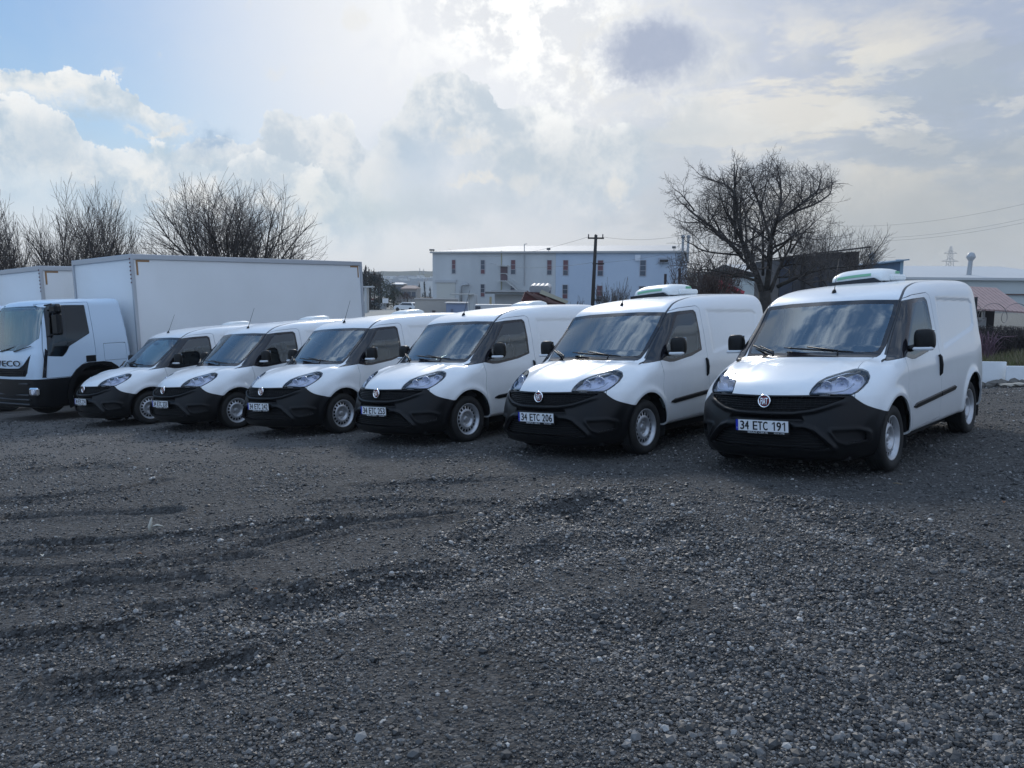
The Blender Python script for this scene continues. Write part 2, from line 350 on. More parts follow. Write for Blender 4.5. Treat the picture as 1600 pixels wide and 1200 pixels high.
def split(m, s):
    V, N, T = m
    if len(T) == 0: return m, m
    s = np.where(np.abs(s) < 1e-7, 1e-7, s); st = s[T] < 0; c = st.sum(1)
    ins, out = [T[c == 3]], [T[c == 0]]; nv = len(V); keys = []; tris = []
    for k in (1, 2):
        t = T[c == k]; q = st[c == k] if k == 1 else ~st[c == k]
        j = q.argmax(1); r = np.arange(len(t)); t = np.stack([t[r, j], t[r, (j+1) % 3], t[r, (j+2) % 3]], 1); tris.append(t)
        keys += [np.sort(t[:, [0, 1]], 1), np.sort(t[:, [0, 2]], 1)]
    K = np.vstack(keys)
    if len(K):
        code = K[:, 0].astype(np.int64)*nv+K[:, 1]; u, inv = np.unique(code, return_inverse=True); a, b = u//nv, u % nv
        w = (s[a]/(s[a]-s[b]))[:, None]; V2 = V[a]*(1-w)+V[b]*w; N2 = N[a]*(1-w)+N[b]*w; N2 /= np.linalg.norm(N2, axis=1)[:, None]+1e-12
        V = np.vstack([V, V2]); N = np.vstack([N, N2]); inv = inv.reshape(-1)+nv; o = 0
        for k, t in zip((1, 2), tris):
            n = len(t); ab = inv[o:o+n]; ac = inv[o+n:o+2*n]; o += 2*n
            one = np.stack([t[:, 0], ab, ac], 1); two = np.vstack([np.stack([ab, t[:, 1], t[:, 2]], 1), np.stack([ab, t[:, 2], ac], 1)])
            (ins if k == 1 else out).append(one); (out if k == 1 else ins).append(two)
    I, O = np.vstack(ins), np.vstack(out)
    e = (np.zeros((0, 3)), np.zeros((0, 3)), np.zeros((0, 3), int))
    return (compact(V, N, I) if len(I) else e), (compact(V, N, O) if len(O) else e)
def cut(m, fn, gap=0.):                             # fn(V,N)->signed field; returns inside, outside with a gap between
    a, b = split(m, fn(m[0], m[1])+gap)
    if gap: _, b = split(b, fn(b[0], b[1])-gap)
    return a, b
def half_to_full(m, center=True):
    V, N, T = m; f = np.array([1, -1, 1]); return np.vstack([V, V*f]), np.vstack([N, N*f]), np.vstack([T, T[:, ::-1]+len(V)])
def flip_y(m): f = np.array([1, -1, 1]); return m[0]*f, m[1]*f, m[2][:, ::-1]
def offset(m, d): return m[0]+m[1]*d, m[1], m[2]
def shell_mesh(name, m, material, skirt=.012, smooth=True, reverse=False):
    V, N, T = m
    E = np.vstack([T[:, [0, 1]], T[:, [1, 2]], T[:, [2, 0]]]); code = np.sort(E, 1); code = code[:, 0].astype(np.int64)*len(V)+code[:, 1]
    u, ix, ct = np.unique(code, return_index=True, return_counts=True); B = E[ix[ct == 1]]
    B = B[~((np.abs(V[B[:, 0], 1]) < 1e-4) & (np.abs(V[B[:, 1], 1]) < 1e-4))]
    if skirt and len(B):
        n = len(V); a, b = V[B[:, 0]], V[B[:, 1]]; a2 = a-N[B[:, 0]]*skirt; b2 = b-N[B[:, 1]]*skirt
        fn = np.cross(b-a, a2-a); fn = -fn/(np.linalg.norm(fn, axis=1)[:, None]+1e-12); k = len(B)
        V = np.vstack([V, a, b, b2, a2]); N = np.vstack([N, fn, fn, fn, fn]); r = np.arange(k)
        T = np.vstack([T, np.stack([n+r+k, n+r, n+r+3*k], 1), np.stack([n+r+k, n+r+3*k, n+r+2*k], 1)])
    # drop slivers
    ar = np.linalg.norm(np.cross(V[T[:, 1]]-V[T[:, 0]], V[T[:, 2]]-V[T[:, 0]]), axis=1); T = T[ar > 1e-9]
    if reverse: T = T[:, ::-1]; N = -N
    me = bpy.data.meshes.new(name); me.vertices.add(len(V)); me.vertices.foreach_set('co', V.astype(np.float32).ravel())
    me.loops.add(T.size); me.loops.foreach_set('vertex_index', T.astype(np.int32).ravel()); me.polygons.add(len(T))
    me.polygons.foreach_set('loop_start', np.arange(0, T.size, 3, dtype=np.int32)); me.polygons.foreach_set('loop_total', np.full(len(T), 3, np.int32))
    me.polygons.foreach_set('use_smooth', np.ones(len(T), bool)); me.materials.append(material); me.update(calc_edges=True); me.validate()
    if len(me.vertices) == len(V): me.normals_split_custom_set_from_vertices([tuple(q) for q in N])
    return me
def ray_shell(f, A, B, nmid, ncf, ncr, nphi, tmax=2.6):
    """half shell (y>=0) around the segment A(rear)-B(front)"""
    A, B = np.array(A, float), np.array(B, float)
    O, D = [], []; ax = np.array([1., 0, 0])
    rows = [(A, t) for t in np.linspace(-PI/2, 0, ncr, endpoint=False)]+[(A+(B-A)*u, 0.) for u in np.linspace(0, 1, nmid, endpoint=False)]+[(B, t) for t in np.linspace(0, PI/2, ncf)]
    ph = np.linspace(-PI/2, PI/2, nphi)
    for o, t in rows:
        for p in ph: O.append(o); D.append((math.sin(t), math.cos(t)*math.cos(p), math.cos(t)*math.sin(p)))
    O, D = np.array(O), np.array(D); lo = np.zeros(len(O)); hi = np.full(len(O), tmax)
    for _ in range(34):
        md = (lo+hi)/2; P = O+D*md[:, None]; v = f(P[:, 0], P[:, 1], P[:, 2]); lo = np.where(v < 0, md, lo); hi = np.where(v < 0, hi, md)
    V = O+D*lo[:, None]; V[:, 1] = np.where(np.abs(D[:, 1]) < 1e-9, 0, np.maximum(V[:, 1], 0)); e = 1e-3
    g = lambda q: f(q[:, 0], np.abs(q[:, 1]), q[:, 2])
    N = np.stack([g(V+np.eye(3)[i]*e)-g(V-np.eye(3)[i]*e) for i in range(3)], 1); N[V[:, 1] < 1e-6, 1] = 0
    N /= np.linalg.norm(N, axis=1)[:, None]+1e-12
    R = len(rows); idx = np.arange(R*nphi).reshape(R, nphi); a, b, c, d = idx[:-1, :-1].ravel(), idx[1:, :-1].ravel(), idx[1:, 1:].ravel(), idx[:-1, 1:].ravel()
    T = np.vstack([np.stack([a, b, c], 1), np.stack([a, c, d], 1)])
    w = np.einsum('ij,ij->i', np.cross(V[T[:, 1]]-V[T[:, 0]], V[T[:, 2]]-V[T[:, 0]]), N[T].sum(1))
    if (w < 0).sum() > len(w)/2: T = T[:, ::-1]
    return V, N, T
# ------------------------------------------------------------------ the panel van (x forward from the front axle, y left, z up)
TOP = [(-3.6, 1.835), (-3.4, 1.855), (-3.0, 1.872), (-2.5, 1.872), (-2.0, 1.862), (-1.5, 1.84), (-1.2, 1.812), (-1.0, 1.775), (-.86, 1.735), (-.74, 1.685), (-.66, 1.632),
       (-.4, 1.425), (-.15, 1.215), (-.03, 1.115), (.05, 1.085), (.25, 1.048), (.45, 1.0), (.62, .94), (.74, .88), (.83, .80), (.88, .72)]
FR = [(.15, .80), (.22, .875), (.30, .910), (.42, .918), (.55, .910), (.64, .895), (.70, .885), (.76, .878), (.80, .86), (.90, .80), (1.0, .70)]
WS = [(.15, .80), (.25, .855), (.33, .885), (.5, .905), (.72, .915), (.92, .908), (1.08, .885), (1.2, .862), (1.4, .83), (1.6, .795), (1.75, .765), (1.9, .73)]
WC = [(.15, .80), (.25, .865), (.33, .89), (.5, .905), (.72, .912), (.92, .908), (1.08, .893), (1.2, .878), (1.4, .857), (1.6, .835), (1.75, .81), (1.9, .78)]
PANEL = [(-1.58, 1.63), (-2.9, 1.605), (-2.99, 1.56), (-2.96, 1.30), (-2.86, 1.25), (-1.62, 1.085)]
LOWG = [(-1, .475), (.37, .475), (.44, .45), (.52, .375), (.575, .315), (.5, .30), (-1, .30)]
UPG = [(-1, .632), (.27, .642), (.43, .664), (.54, .70), (.64, .742), (.665, .757), (.34, .768), (-1, .770)]
FOG = [(.60, .462), (.77, .462), (.815, .435), (.815, .375), (.70, .355), (.645, .385)]
LAMP = [(.385, .793), (.392, .84), (.415, .895), (.46, .932), (.55, .966), (.63, .992), (.685, .990), (.735, .966), (.768, .92), (.772, .875), (.757, .835), (.732, .80), (.70, .779), (.61, .782), (.5, .790)]
AXR = -2.755
def v_top(x, y):
    ay = np.abs(y); sh = .30*np.minimum(ay, .8)**2*sst(-1.0, -.6, x); hood = sst(-.15, .1, x)
    z = ip(x+sh, TOP)-(.045+.015*hood)*(ay/.8)**2
    z = z+hood*.035*np.exp(-((ay-.68)/.11)**2)*sst(.75, .2, x)
    z = z+.006*hood*(np.exp(-((ay-.40+.1*x)/.05)**2))*sst(.8, .3, x)
    return z
def v_side(x, z):
    c = sst(-1.2, -1.7, x); w = ip(z, WS)*(1-c)+ip(z, WC)*c
    w = w-.03*sst(-2.9, -3.5, x)-.02*sst(.1, .7, x)
    for cx in (0., AXR):
        r = np.hypot(x-cx, z-.325); w = w+.020*np.exp(-((r-.415)/.05)**2)
    w = w+.004*np.exp(-((z-.90-.05*(-x))/.09)**2)*sst(.3, -.2, x)          # soft shoulder crease
    ii = (x < -1.4) & (z > 1.0)
    if np.any(ii):
        s = np.full(np.shape(x), 1.); s[ii] = sdp(x[ii], z[ii], PANEL); w = w-.014*sst(.025, -.035, s)
    return w
def van_f(x, y, z):
    ay = np.abs(y); a = z-v_top(x, y); sl = sst(-1.05, -.8, x)*(1-sst(-.1, .05, x)); a = a*(1-.22*sl); b = (ay-v_side(x, z))*.99
    k = .16-.06*sst(-.9, -.6, x)*(1-sst(-.1, .1, x))+.09*sst(0, .3, x)
    g = smax(a, b, k)
    fx = ip(z, FR)-.36*ay**2
    g = smax(g, (x-fx)*.9, .10+.24*sst(.15, .8, ay))
    g = smax(g, -(x+3.49-.05*sst(1., 1.8, z)-.05*ay**2), .20)
    return smax(g, .17+.12*sst(.42, .3, x)-z, .06)
def seam_y(x): return ip(x, [(-3.5, .625), (-2.0, .64), (-1.5, .645), (-1.16, .665), (-1.0, .683), (-.87, .70), (-.75, .708), (-.52, .716), (-.26, .735), (0, .75)])
def V_seam(m, d): return m[0][:, 1]-seam_y(m[0][:, 0])-d
def merge(ms):
    ms = [q for q in ms if len(q[2])]; o = np.cumsum([0]+[len(q[0]) for q in ms[:-1]])
    V = np.vstack([q[0] for q in ms]); N = np.vstack([q[1] for q in ms]); T = np.vstack([q[2]+k for q, k in zip(ms, o)])
    _, ix, inv = np.unique(np.round(V, 7), axis=0, return_index=True, return_inverse=True); return V[ix], N[ix], inv.reshape(-1)[T]
def van_body():
    m = ray_shell(van_f, (-3.05, 0, .95), (-.05, 0, .80), 118, 108, 20, 180)
    V, N, T = m
    # relief pressed into the skin of the bumper
    fr = V[:, 0] > .25
    V = V.copy(); y, z = V[fr, 1], V[fr, 2]
    s = sdp(y, z, LOWG); dd = .034*np.exp(-((s-.032)/.019)**2)*sst(.27, .31, z)*sst(.24, .32, y)
    s2 = sdp(y, z, UPG); dd += .024*np.exp(-((s2-.022)/.016)**2)*sst(.74,.70,z)
    s3 = sdp(y, z, FOG); dd += .012*np.exp(-((s3-.018)/.013)**2)
    dd += -.022*sst(.595, .580, z)*sst(.545, .56, z)*(y < .36)            # slot above the plate
    V[fr] += N[fr]*dd[:, None]
    fnm = np.cross(V[T[:, 1]]-V[T[:, 0]], V[T[:, 2]]-V[T[:, 0]]); NN = np.zeros_like(V)
    for k_ in range(3): np.add.at(NN, T[:, k_], fnm)
    NN[V[:, 1] < 1e-6, 1] = 0; NN /= np.linalg.norm(NN, axis=1)[:, None]+1e-12
    N = N.copy(); ok = fr & (np.einsum('ij,ij->i', N, NN) > .2); N[ok] = NN[ok]
    m = (V, N, T); P = {}
    arch = lambda V, N: np.maximum(np.minimum(np.hypot(V[:, 0], V[:, 2]-.325)-.395, np.hypot(V[:, 0]-AXR, V[:, 2]-.335)-.402), .45-V[:, 1])
    _, m = cut(m, arch)
    wsp = [(-1, 1.0), (.60, 1.03), (.685, 1.10), (.705, 1.18), (.694, 1.613), (.4, 1.630), (0, 1.634), (-1, 1.634)]
    f_ws = lambda V, N: np.maximum(np.maximum(sdp(V[:, 1], V[:, 2], wsp)-.012, V[:, 0]-.12), np.maximum(-1.1-V[:, 0], -.10+(V[:, 2] < 1.05)*0-0*V[:, 0]))
    ye = lambda x: ip(x, [(-.5, .72), (-.27, .705), (-.2, .68), (0, .635), (.28, .655), (.42, .69), (.9, .80)])
    # bonnet rear edge line: the screen and scuttle lie behind it
    cowl = lambda V: V[:, 0]-(.015-.36*V[:, 1]**2)
    ws, m = cut(m, lambda V, N: np.maximum(f_ws(V, N), cowl(V)), .002)
    gl, bd = cut(ws, lambda V, N: np.maximum(sdp(V[:, 1], V[:, 2], wsp)+.03, cowl(V)+.075))
    P['windscreen'], P['screen_border'] = gl, bd
    blk = [(-.13, 1.05), (-.16, 1.10), (-.26, 1.14), (-.52, 1.356), (-.75, 1.582), (-.79, 1.608), (-.95, 1.622), (-1.30, 1.633), (-1.335, 1.60), (-1.345, 1.35), (-1.33, 1.14), (-1.07, 1.085), (-.62, 1.040), (-.50, 1.045), (-.36, 1.075)]
    gls = [(-.46, 1.13), (-.66, 1.335), (-.90, 1.572), (-1.28, 1.592), (-1.30, 1.56), (-1.305, 1.35), (-1.29, 1.165), (-1.06, 1.122), (-.64, 1.08), (-.50, 1.09)]
    q, m = cut(m, lambda V, N: np.maximum(sdp(V[:, 0], V[:, 2], blk)-.008, seam_y(V[:, 0])+.012-V[:, 1]), .002)
    P['side_glass'], P['window_frame'] = cut(q, lambda V, N: sdp(V[:, 0], V[:, 2], gls)-.012)
    inr = lambda V: np.maximum(np.maximum(V[:, 0]+.22, -3.36-V[:, 0]), 1.0-V[:, 2])
    zone, rest = cut(m, lambda V, N: inr(V))
    a_, lo_ = split(zone, V_seam(zone, .011)); sm, hi_ = split(a_, -V_seam(a_, -.011))
    P['roof_moulding'] = sm; m = merge([rest, lo_, hi_])
    lp, m = cut(m, lambda V, N: np.maximum(sdp(V[:, 1], V[:, 2], LAMP)-.003, .12-V[:, 0]), .003)
    P['lamp'] = lp
    zb = lambda y: ip(y, [(0, .783), (.38, .785), (.55, .778), (.70, .772), (.745, .735), (.80, .688), (.86, .648), (.91, .612), (1.0, .56)])
    bp, m = cut(m, lambda V, N: np.maximum(V[:, 2]-zb(V[:, 1]), .2-V[:, 0]), .0025)
    ug, bp = cut(bp, lambda V, N: np.maximum(sdp(V[:, 1], V[:, 2], UPG)-.004, .2-V[:, 0]))
    lg, bp = cut(bp, lambda V, N: np.maximum(sdp(V[:, 1], V[:, 2], LOWG)-.004, .2-V[:, 0]))
    fg, bp = cut(bp, lambda V, N: np.maximum(sdp(V[:, 1], V[:, 2], FOG)-.004, .2-V[:, 0]))
    P['upper_grille'], P['lower_grille'], P['fog_recess'], P['bumper'] = ug, lg, fg, bp
    bn, m = cut(m, lambda V, N: np.maximum(np.maximum(V[:, 1]-ye(V[:, 0]), -.30-V[:, 0]), np.maximum(.6-V[:, 2], .02-(V[:, 0]-(.0-.36*V[:, 1]**2)))), .003)
    P['bonnet'] = bn
    dr = [(-.325, 1.06), (-.31, 1.12), (-.56, 1.38), (-.80, 1.632), (-.98, 1.668), (-1.38, 1.690), (-1.425, 1.66), (-1.445, 1.3), (-1.43, .60), (-1.42, .355), (-.375, .325), (-.345, .45), (-.33, .75), (-.355, .90)]
    d, m = cut(m, lambda V, N: np.maximum(sdp(V[:, 0], V[:, 2], dr)-.003, .45-V[:, 1]), .0036)
    P['door'] = d
    rd = lambda V, N: np.maximum(-(V[:, 1]-.78) if False else sdp(V[:, 1], V[:, 2], [(-1, .42), (.76, .42), (.78, 1.0), (.70, 1.66), (.62, 1.72), (-1, 1.73)]), V[:, 0]+3.3)
    r, m = cut(m, rd, .003); P['rear_door'] = r
    tl, m = cut(m, lambda V, N: np.maximum(sdp(V[:, 1], V[:, 2], [(.785, .85), (.95, .85), (.95, 1.25), (.79, 1.22)]), V[:, 0]+3.34)); P['tail'] = tl
    P['body'] = m
    return P
def perforated_wheel(r_out, r_fl, width, nslot=20):
    """returns tyre, rim and hub builders; wheel axis is y, outer face at +y"""
    hw = width/2; ty = MB()
    prof = [(r_fl-.005, -hw*.80), (r_fl+.012, -hw*.96), (r_fl+.05, -hw*1.03), (r_out-.035, -hw*1.0), (r_out-.012, -hw*.90), (r_out-.001, -hw*.72)]
    for gp in (-.45, -.15, .15, .45): prof += [(r_out, hw*(gp-.09)), (r_out-.008, hw*(gp-.05)), (r_out-.008, hw*(gp+.05)), (r_out, hw*(gp+.09))]
    prof += [(r_out-.001, hw*.72), (r_out-.012, hw*.90), (r_out-.035, hw*1.0), (r_fl+.05, hw*1.03), (r_fl+.012, hw*.96), (r_fl-.005, hw*.80)]
    ty.lathe(prof, n=56, flip=True)
    rm = MB(); rm.lathe([(r_fl-.004, hw*.78), (r_fl+.004, hw*.86), (r_fl, hw*.90), (r_fl-.010, hw*.86), (r_fl-.016, hw*.70), (r_fl-.028, hw*.62), (r_fl-.034, hw*.30)], n=56)
    rm.lathe([(r_fl-.034, hw*.30), (r_fl-.03, -hw*.8)], n=40)
    # disc with slots
    rad = [(r_fl-.030, .46), (r_fl-.036, .50), (r_fl-.074, .54), (r_fl-.082, .60), (r_fl-.098, .70), (r_fl*.46, .62), (r_fl*.42, .40), (r_fl*.36, .30), (0.001, .28)]
    na = nslot*5; V = []; F = []
    for i in range(na):
        t = 2*PI*i/na
        for r, h in rad: V.append((r*math.cos(t), hw*h, r*math.sin(t)))
    k = len(rad)
    for i in range(na):
        for j in range(k-1):
            if j == 1 and i % 5 in (0, 1, 2): continue
            F.append((i*k+j, i*k+j+1, ((i+1) % na)*k+j+1, ((i+1) % na)*k+j))
    rm.add(V, F, True)
    hb = MB()
    for i in range(5):
        t = 2*PI*i/5+.3; hb.tube((r_fl*.30*math.cos(t), hw*.26, r_fl*.30*math.sin(t)), (r_fl*.30*math.cos(t), hw*.46, r_fl*.30*math.sin(t)), .011, n=6)
    hb.lathe([(r_fl*.19, hw*.27), (r_fl*.18, hw*.46), (r_fl*.13, hw*.50), (.001, hw*.50)], n=20)
    dr = MB(); dr.lathe([(r_fl-.037, hw*.36), (r_fl*.55, hw*.34), (r_fl*.5, hw*.10)], n=32)
    return ty, rm, hb, dr
TEXTC = {}
def number_plate(root, txt, c, R=None):
    mt = Matrix.Translation(c) @ Matrix.Rotation(PI/2, 4, 'Z') @ Matrix.Rotation(PI/2, 4, 'X')   # local x -> +y, y -> up, z -> +x (towards the viewer in front)
    pl = MB().box((0, -.004, -.006), (.535, .137, .010), b=.003).build('number_plate', BLACKP, root, mt)
    MB().box((.012, .006, .0015), (.495, .104, .003)).build('plate_face', PLATEW, pl)
    MB().box((-.2475, .006, .0018), (.024, .104, .0036)).build('country_band', PLATEB, pl)
    a, b, c3 = txt.split()
    MBt = []
    for t, x0, x1 in ((a, -.212, -.128), (b, -.0845, .0588), (c3, .1005, .2397)):
        n_ = len(t); gap = .009; cw = (x1-x0-gap*(n_-1))/n_
        for i_, ch in enumerate(t):
            a0 = x0+i_*(cw+gap); a1 = a0+cw
            if ch == '1':
                b_ = a0+cw*.50; MBt.append(MB().prism([(b_, -.034), (b_+.0115, -.034), (b_+.0115, .046), (b_+.002, .046), (a0+.002, .030), (a0+.004, .021), (b_, .033)], 0, .001).mesh('one', INK)); continue
            for dx, dz in ((-.0018, .0012), (.0018, .0012), (-.0018, -.0012), (.0018, -.0012)): MBt.append(text_mesh(ch, INK, (a0+dx, -.034+dz, a1+dx, .046+dz), extrude=.001))
    me = join_meshes('plate_lettering', MBt); link('plate_lettering', me, pl, Matrix.Translation((0, 0, .0042)))
    t = join_meshes('dealer_lettering', [text_mesh('BESAIZ CERTE', PLATEW, (-.140, -.0670, .060, -.0500), extrude=.0005), text_mesh('0216 378', PLATEW, (.120, -.0650, .220, -.0520), extrude=.0005), text_mesh('TR', PLATEW, (-.256, -.03, -.240, -.014), extrude=.003)])
    link('dealer_lettering', t, pl, Matrix.Translation((0, 0, .0006)))
def join_meshes(name, ms):
    V, Fc, k = [], [], 0
    for m in ms:
        V += [tuple(v.co) for v in m.vertices]; Fc += [tuple(i+k for i in p.vertices) for p in m.polygons]; k += len(m.vertices)
    me = bpy.data.meshes.new(name); me.from_pydata(V, [], Fc); me.materials.append(ms[0].materials[0]); me.update()
    for m in ms: bpy.data.meshes.remove(m)
    return me
def make_van():
    P = van_body(); root = empty('cargo_van', 'white panel van', 'van')
    full = lambda n: half_to_full(P[n])
    body = link('body', shell_mesh('body', full('body'), PAINT, .02), root)
    link('bonnet', shell_mesh('bonnet', full('bonnet'), PAINT, .012), root)
    bp = link('bumper', shell_mesh('bumper', full('bumper'), BLACKP, .03), root)
    # recessed grilles with slats
    def recess(n, d, name, nsl, tilt):
        m = full(n); back = offset(m, -d); o = link(name, shell_mesh(name, back, DARK, 0), root)
        return o
    recess('upper_grille', .035, 'upper_grille', 0, 0); recess('lower_grille', .045, 'lower_grille', 0, 0); link('fog_light_recess', shell_mesh('fog_light_recess', offset(P['fog_recess'], -.03), DARK, 0), root); link('fog_light_recess', shell_mesh('fog_light_recess', offset(flip_y(P['fog_recess']), -.03), DARK, 0), root)
    def on_front(y, z, d=0.):                      # point on the front skin
        lo, hi = 0., 1.2
        for _ in range(26):
            md = (lo+hi)/2
            if van_f(np.array([md]), np.array([y]), np.array([z]))[0] < 0: lo = md
            else: hi = md
        return (lo-d, y, z)
    def slats(poly, zs, name, d, r, rows):
        for z in zs:
            ys = np.linspace(-.9, .9, 121); ins = [y for y in ys if sdp(np.array([abs(y)]), np.array([z]), poly)[0] < -.004]
            if len(ins) < 4: continue
            ys = np.linspace(ins[0], ins[-1], 26); p = MB(); p.path([on_front(y, z, d) for y in ys], r, 4); p.build(name, BLACKP, root)
    slats(UPG, (.663, .684, .705, .726, .747), 'grille_slat', .016, .005, 1)
    slats(LOWG, (.325, .350, .375, .400, .425, .450), 'intake_slat', .016, .0055, 1)
    mb = MB()
    for y in np.linspace(-.56, .56, 29):
        zz = [z for z in np.linspace(.635, .765, 14) if sdp(np.array([abs(y)]), np.array([z]), UPG)[0] < 0]
        if len(zz) > 3: mb.path([on_front(y, z, .020) for z in np.linspace(zz[0], zz[-1], 5)], .0035, 4)
    mb.build('grille_mesh', BLACKP, root)
    # black satin lip between bonnet and grille is part of the bumper; badge
    c = on_front(0, .731); bm = Matrix.Translation((c[0]+.006, 0, .731)) @ Matrix.Rotation(PI/2, 4, 'Z') @ Matrix.Rotation(PI/2-.12, 4, 'X')
    badge = MB().lathe([(.062, -.004), (.064, .006), (.058, .011), (.052, .008), (.050, .003)], axis=2, n=40).build('badge', CHROME, root, bm)
    MB().lathe([(.051, -.002), (.051, .004), (.001, .005)], axis=2, n=36).build('badge_disc', RED, badge)
    link('badge_lettering', text_mesh('FIAT', CHROME, (-.034, -.030, .034, .030), extrude=.001), badge, Matrix.Translation((0, 0, .0075)))
    # lamps
    for sgn in (1, -1):
        m = P['lamp'] if sgn > 0 else flip_y(P['lamp'])
        hl = link('headlight', shell_mesh('headlight', m, LENS, 0), root)
        back = (m[0]-m[1]*.035-np.array([.035, 0, 0]), m[1], m[2]); hb = shell_mesh('lamp_housing', back, mat('lamp_housing', (.72, .74, .86), .30, metal=.1), 0)
        link('lamp_housing', hb, hl)
        rim, _ = cut(m, lambda V, N: -(sdp(np.abs(V[:, 1]), V[:, 2], LAMP)+.011)); link('lamp_surround', shell_mesh('lamp_surround', offset(rim, -.003), BLACKG, .045), hl)
        def bowl(y, z, r, dx=.05):
            p = on_front(y, z, dx); mt = Matrix.Translation((p[0]-.01, sgn*y, z)) @ Matrix.Rotation(sgn*.25, 4, 'Z')
            b = MB(); b.lathe([(.004, -.045), (r*.4, -.042), (r*.75, -.026), (r, .004), (r*1.06, .006), (r*1.08, -.01)], axis=0, n=24, flip=True); b.build('reflector', REFL, hl, mt)
            MB().lathe([(.0, .012), (.010, .008), (.013, -.02), (.008, -.043)], axis=0, n=12).build('bulb', mat('bulb', (.5, .52, .6), .2), hl, mt)
        bowl(.478, .850, .046); bowl(.582, .876, .056); bowl(.680, .900, .044, .07)
        pts = [on_front(y, z, .022) for y, z in ((.43, .806), (.50, .803), (.58, .806), (.63, .815), (.665, .840), (.685, .87))]
        MB().path([(a, sgn*b, c_) for a, b, c_ in pts], .0075, 6).build('light_strip', mat('strip', (.75, .78, .85), .2), hl)
        pts = [on_front(y, z, .020) for y, z in ((.435, .895), (.50, .928), (.58, .955), (.66, .965))]
        MB().path([(a, sgn*b, c_) for a, b, c_ in pts], .006, 6).build('chrome_trim', CHROME, hl)
        # mirror
        mm = MB(); n1, n2 = 18, 24; V = []; F = []
        for i in range(n1+1):
            u = -PI/2+PI*i/n1
            for j in range(n2):
                w = 2*PI*j/n2; e = lambda c_, p: math.copysign(abs(c_)**p, c_)
                X_, Y_, Z_ = .055*e(math.cos(u), .55)*e(math.cos(w), .7), .098*e(math.cos(u), .45)*e(math.sin(w), .5), .105*e(math.sin(u), .55)
                Y_ *= 1-.12*(Z_/.105 > .2)*(Z_/.105-.2); V.append((X_-.03*abs(Y_/.1), Y_, Z_))
        F = [(i*n2+j, i*n2+(j+1) % n2, (i+1)*n2+(j+1) % n2, (i+1)*n2+j) for i in range(n1) for j in range(n2)]
        mirror = MB().add(V, F, True).build('wing_mirror', BLACKP, root, Matrix.Translation((-.525, sgn*1.0, 1.222)))
        MB().box((.028, 0, -.088), (.075, .18, .034), b=.012).build('indicator_strip', mat('indicator', (.62, .64, .66), .25), mirror)
        MB().path([(-.03, -sgn*.06, -.06), (-.02, -sgn*.12, -.085), (-.01, -sgn*.17, -.095)], [.030, .034, .042], 10).build('mirror_arm', BLACKP, mirror)
        MB().box((-.062, 0, .01), (.006, .165, .165), b=.002).build('mirror_glass', CHROME, mirror)
        # side glazing, frame, door
        q = (lambda k: P[k] if sgn > 0 else flip_y(P[k]))
        d = link('front_door', shell_mesh('front_door', q('door'), PAINT, .012), root)
        link('door_window', shell_mesh('door_window', q('side_glass'), DGLASS, 0), d)
        link('window_frame', shell_mesh('window_frame', q('window_frame'), BLACKG, .012), d)
        ysd = float(v_side(np.array([-1.38]), np.array([.93]))[0])
        MB().path([(-1.385, sgn*(ysd-.004), .805), (-1.388, sgn*(ysd+.014), .83), (-1.39, sgn*(ysd+.019), .92), (-1.388, sgn*(ysd+.012), 1.0), (-1.386, sgn*(ysd-.004), 1.025)], [.014, .018, .019, .017, .013], 10).build('door_handle', BLACKP, d)
        # rubbing strips in two pieces
        for x0, x1, par in ((-.50, -1.418, d), (-1.442, -2.0, root)):
            n_ = 12; xs = np.linspace(x0, x1, n_); V = []; F = []
            for x in xs:
                zc = .560+.062*(x+.5)/(-1.5); ed = min(1, (abs(x-x0) if par is d else 1)/.03+.25) if par is d else min(1, abs(x-x1)/.03+.25)
                for dz, o in ((-.030*ed, -.004), (-.024*ed, .010), (.018*ed, .014), (.027*ed, .008), (.030*ed, -.004)):
                    V.append((x, sgn*(float(v_side(np.array([x]), np.array([zc+dz]))[0])+o), zc+dz))
            F = [(i*5+j, i*5+j+1, (i+1)*5+j+1, (i+1)*5+j) for i in range(n_-1) for j in range(4)]+[(0, 1, 2, 3, 4), tuple((n_-1)*5+j for j in range(5))[::-1]]
            if sgn < 0: F = [f_[::-1] for f_ in F]
            MB().add(V, F).build('rubbing_strip', BLACKP, par)
        tl = q('tail'); link('tail_lamp', shell_mesh('tail_lamp', offset(tl, .004), REDL, .01), root)
        # wheels
        for ax in (0., AXR):
            w = bpy.data.objects.new('wheel', TW['tyre']); COL.objects.link(w); w.parent = root; w.name = 'wheel'
            steer = 0.0
            w.matrix_local = Matrix.Translation((ax, sgn*.775, .315)) @ (Matrix.Identity(4) if sgn > 0 else Matrix.Rotation(PI, 4, 'Z')) @ Matrix.Rotation(random.random()*6, 4, 'Y')
            link('rim', TW['rim'], w); link('hub', TW['hub'], w); link('brake_drum', TW['drum'], w)
            a = MB(); a.lathe([(.405, .93-.06), (.405, .50), (.10, .49)], c=(0, 0, 0), n=30, flip=True); V2 = [v for v in a.v]
            F2 = [f_ for f_ in a.f if np.mean([V2[i][2] for i in f_]) > -.16]; mbx = MB(); mbx.add([(v[0], sgn*v[1], v[2]) for v in V2], F2); mbx.build('wheel_arch_liner', DARK, root, Matrix.Translation((ax, 0, .33)))
    link('roof_moulding', shell_mesh('roof_moulding', offset(full('roof_moulding'), -.006), mat('moulding', (.05, .055, .065), .4), .01), root)
    link('windscreen', shell_mesh('windscreen', full('windscreen'), GLASS, 0), root)
    link('screen_border', shell_mesh('screen_border', full('screen_border'), BLACKG, .006), root)
    link('rear_door', shell_mesh('rear_door', full('rear_door'), PAINT, .012), root)
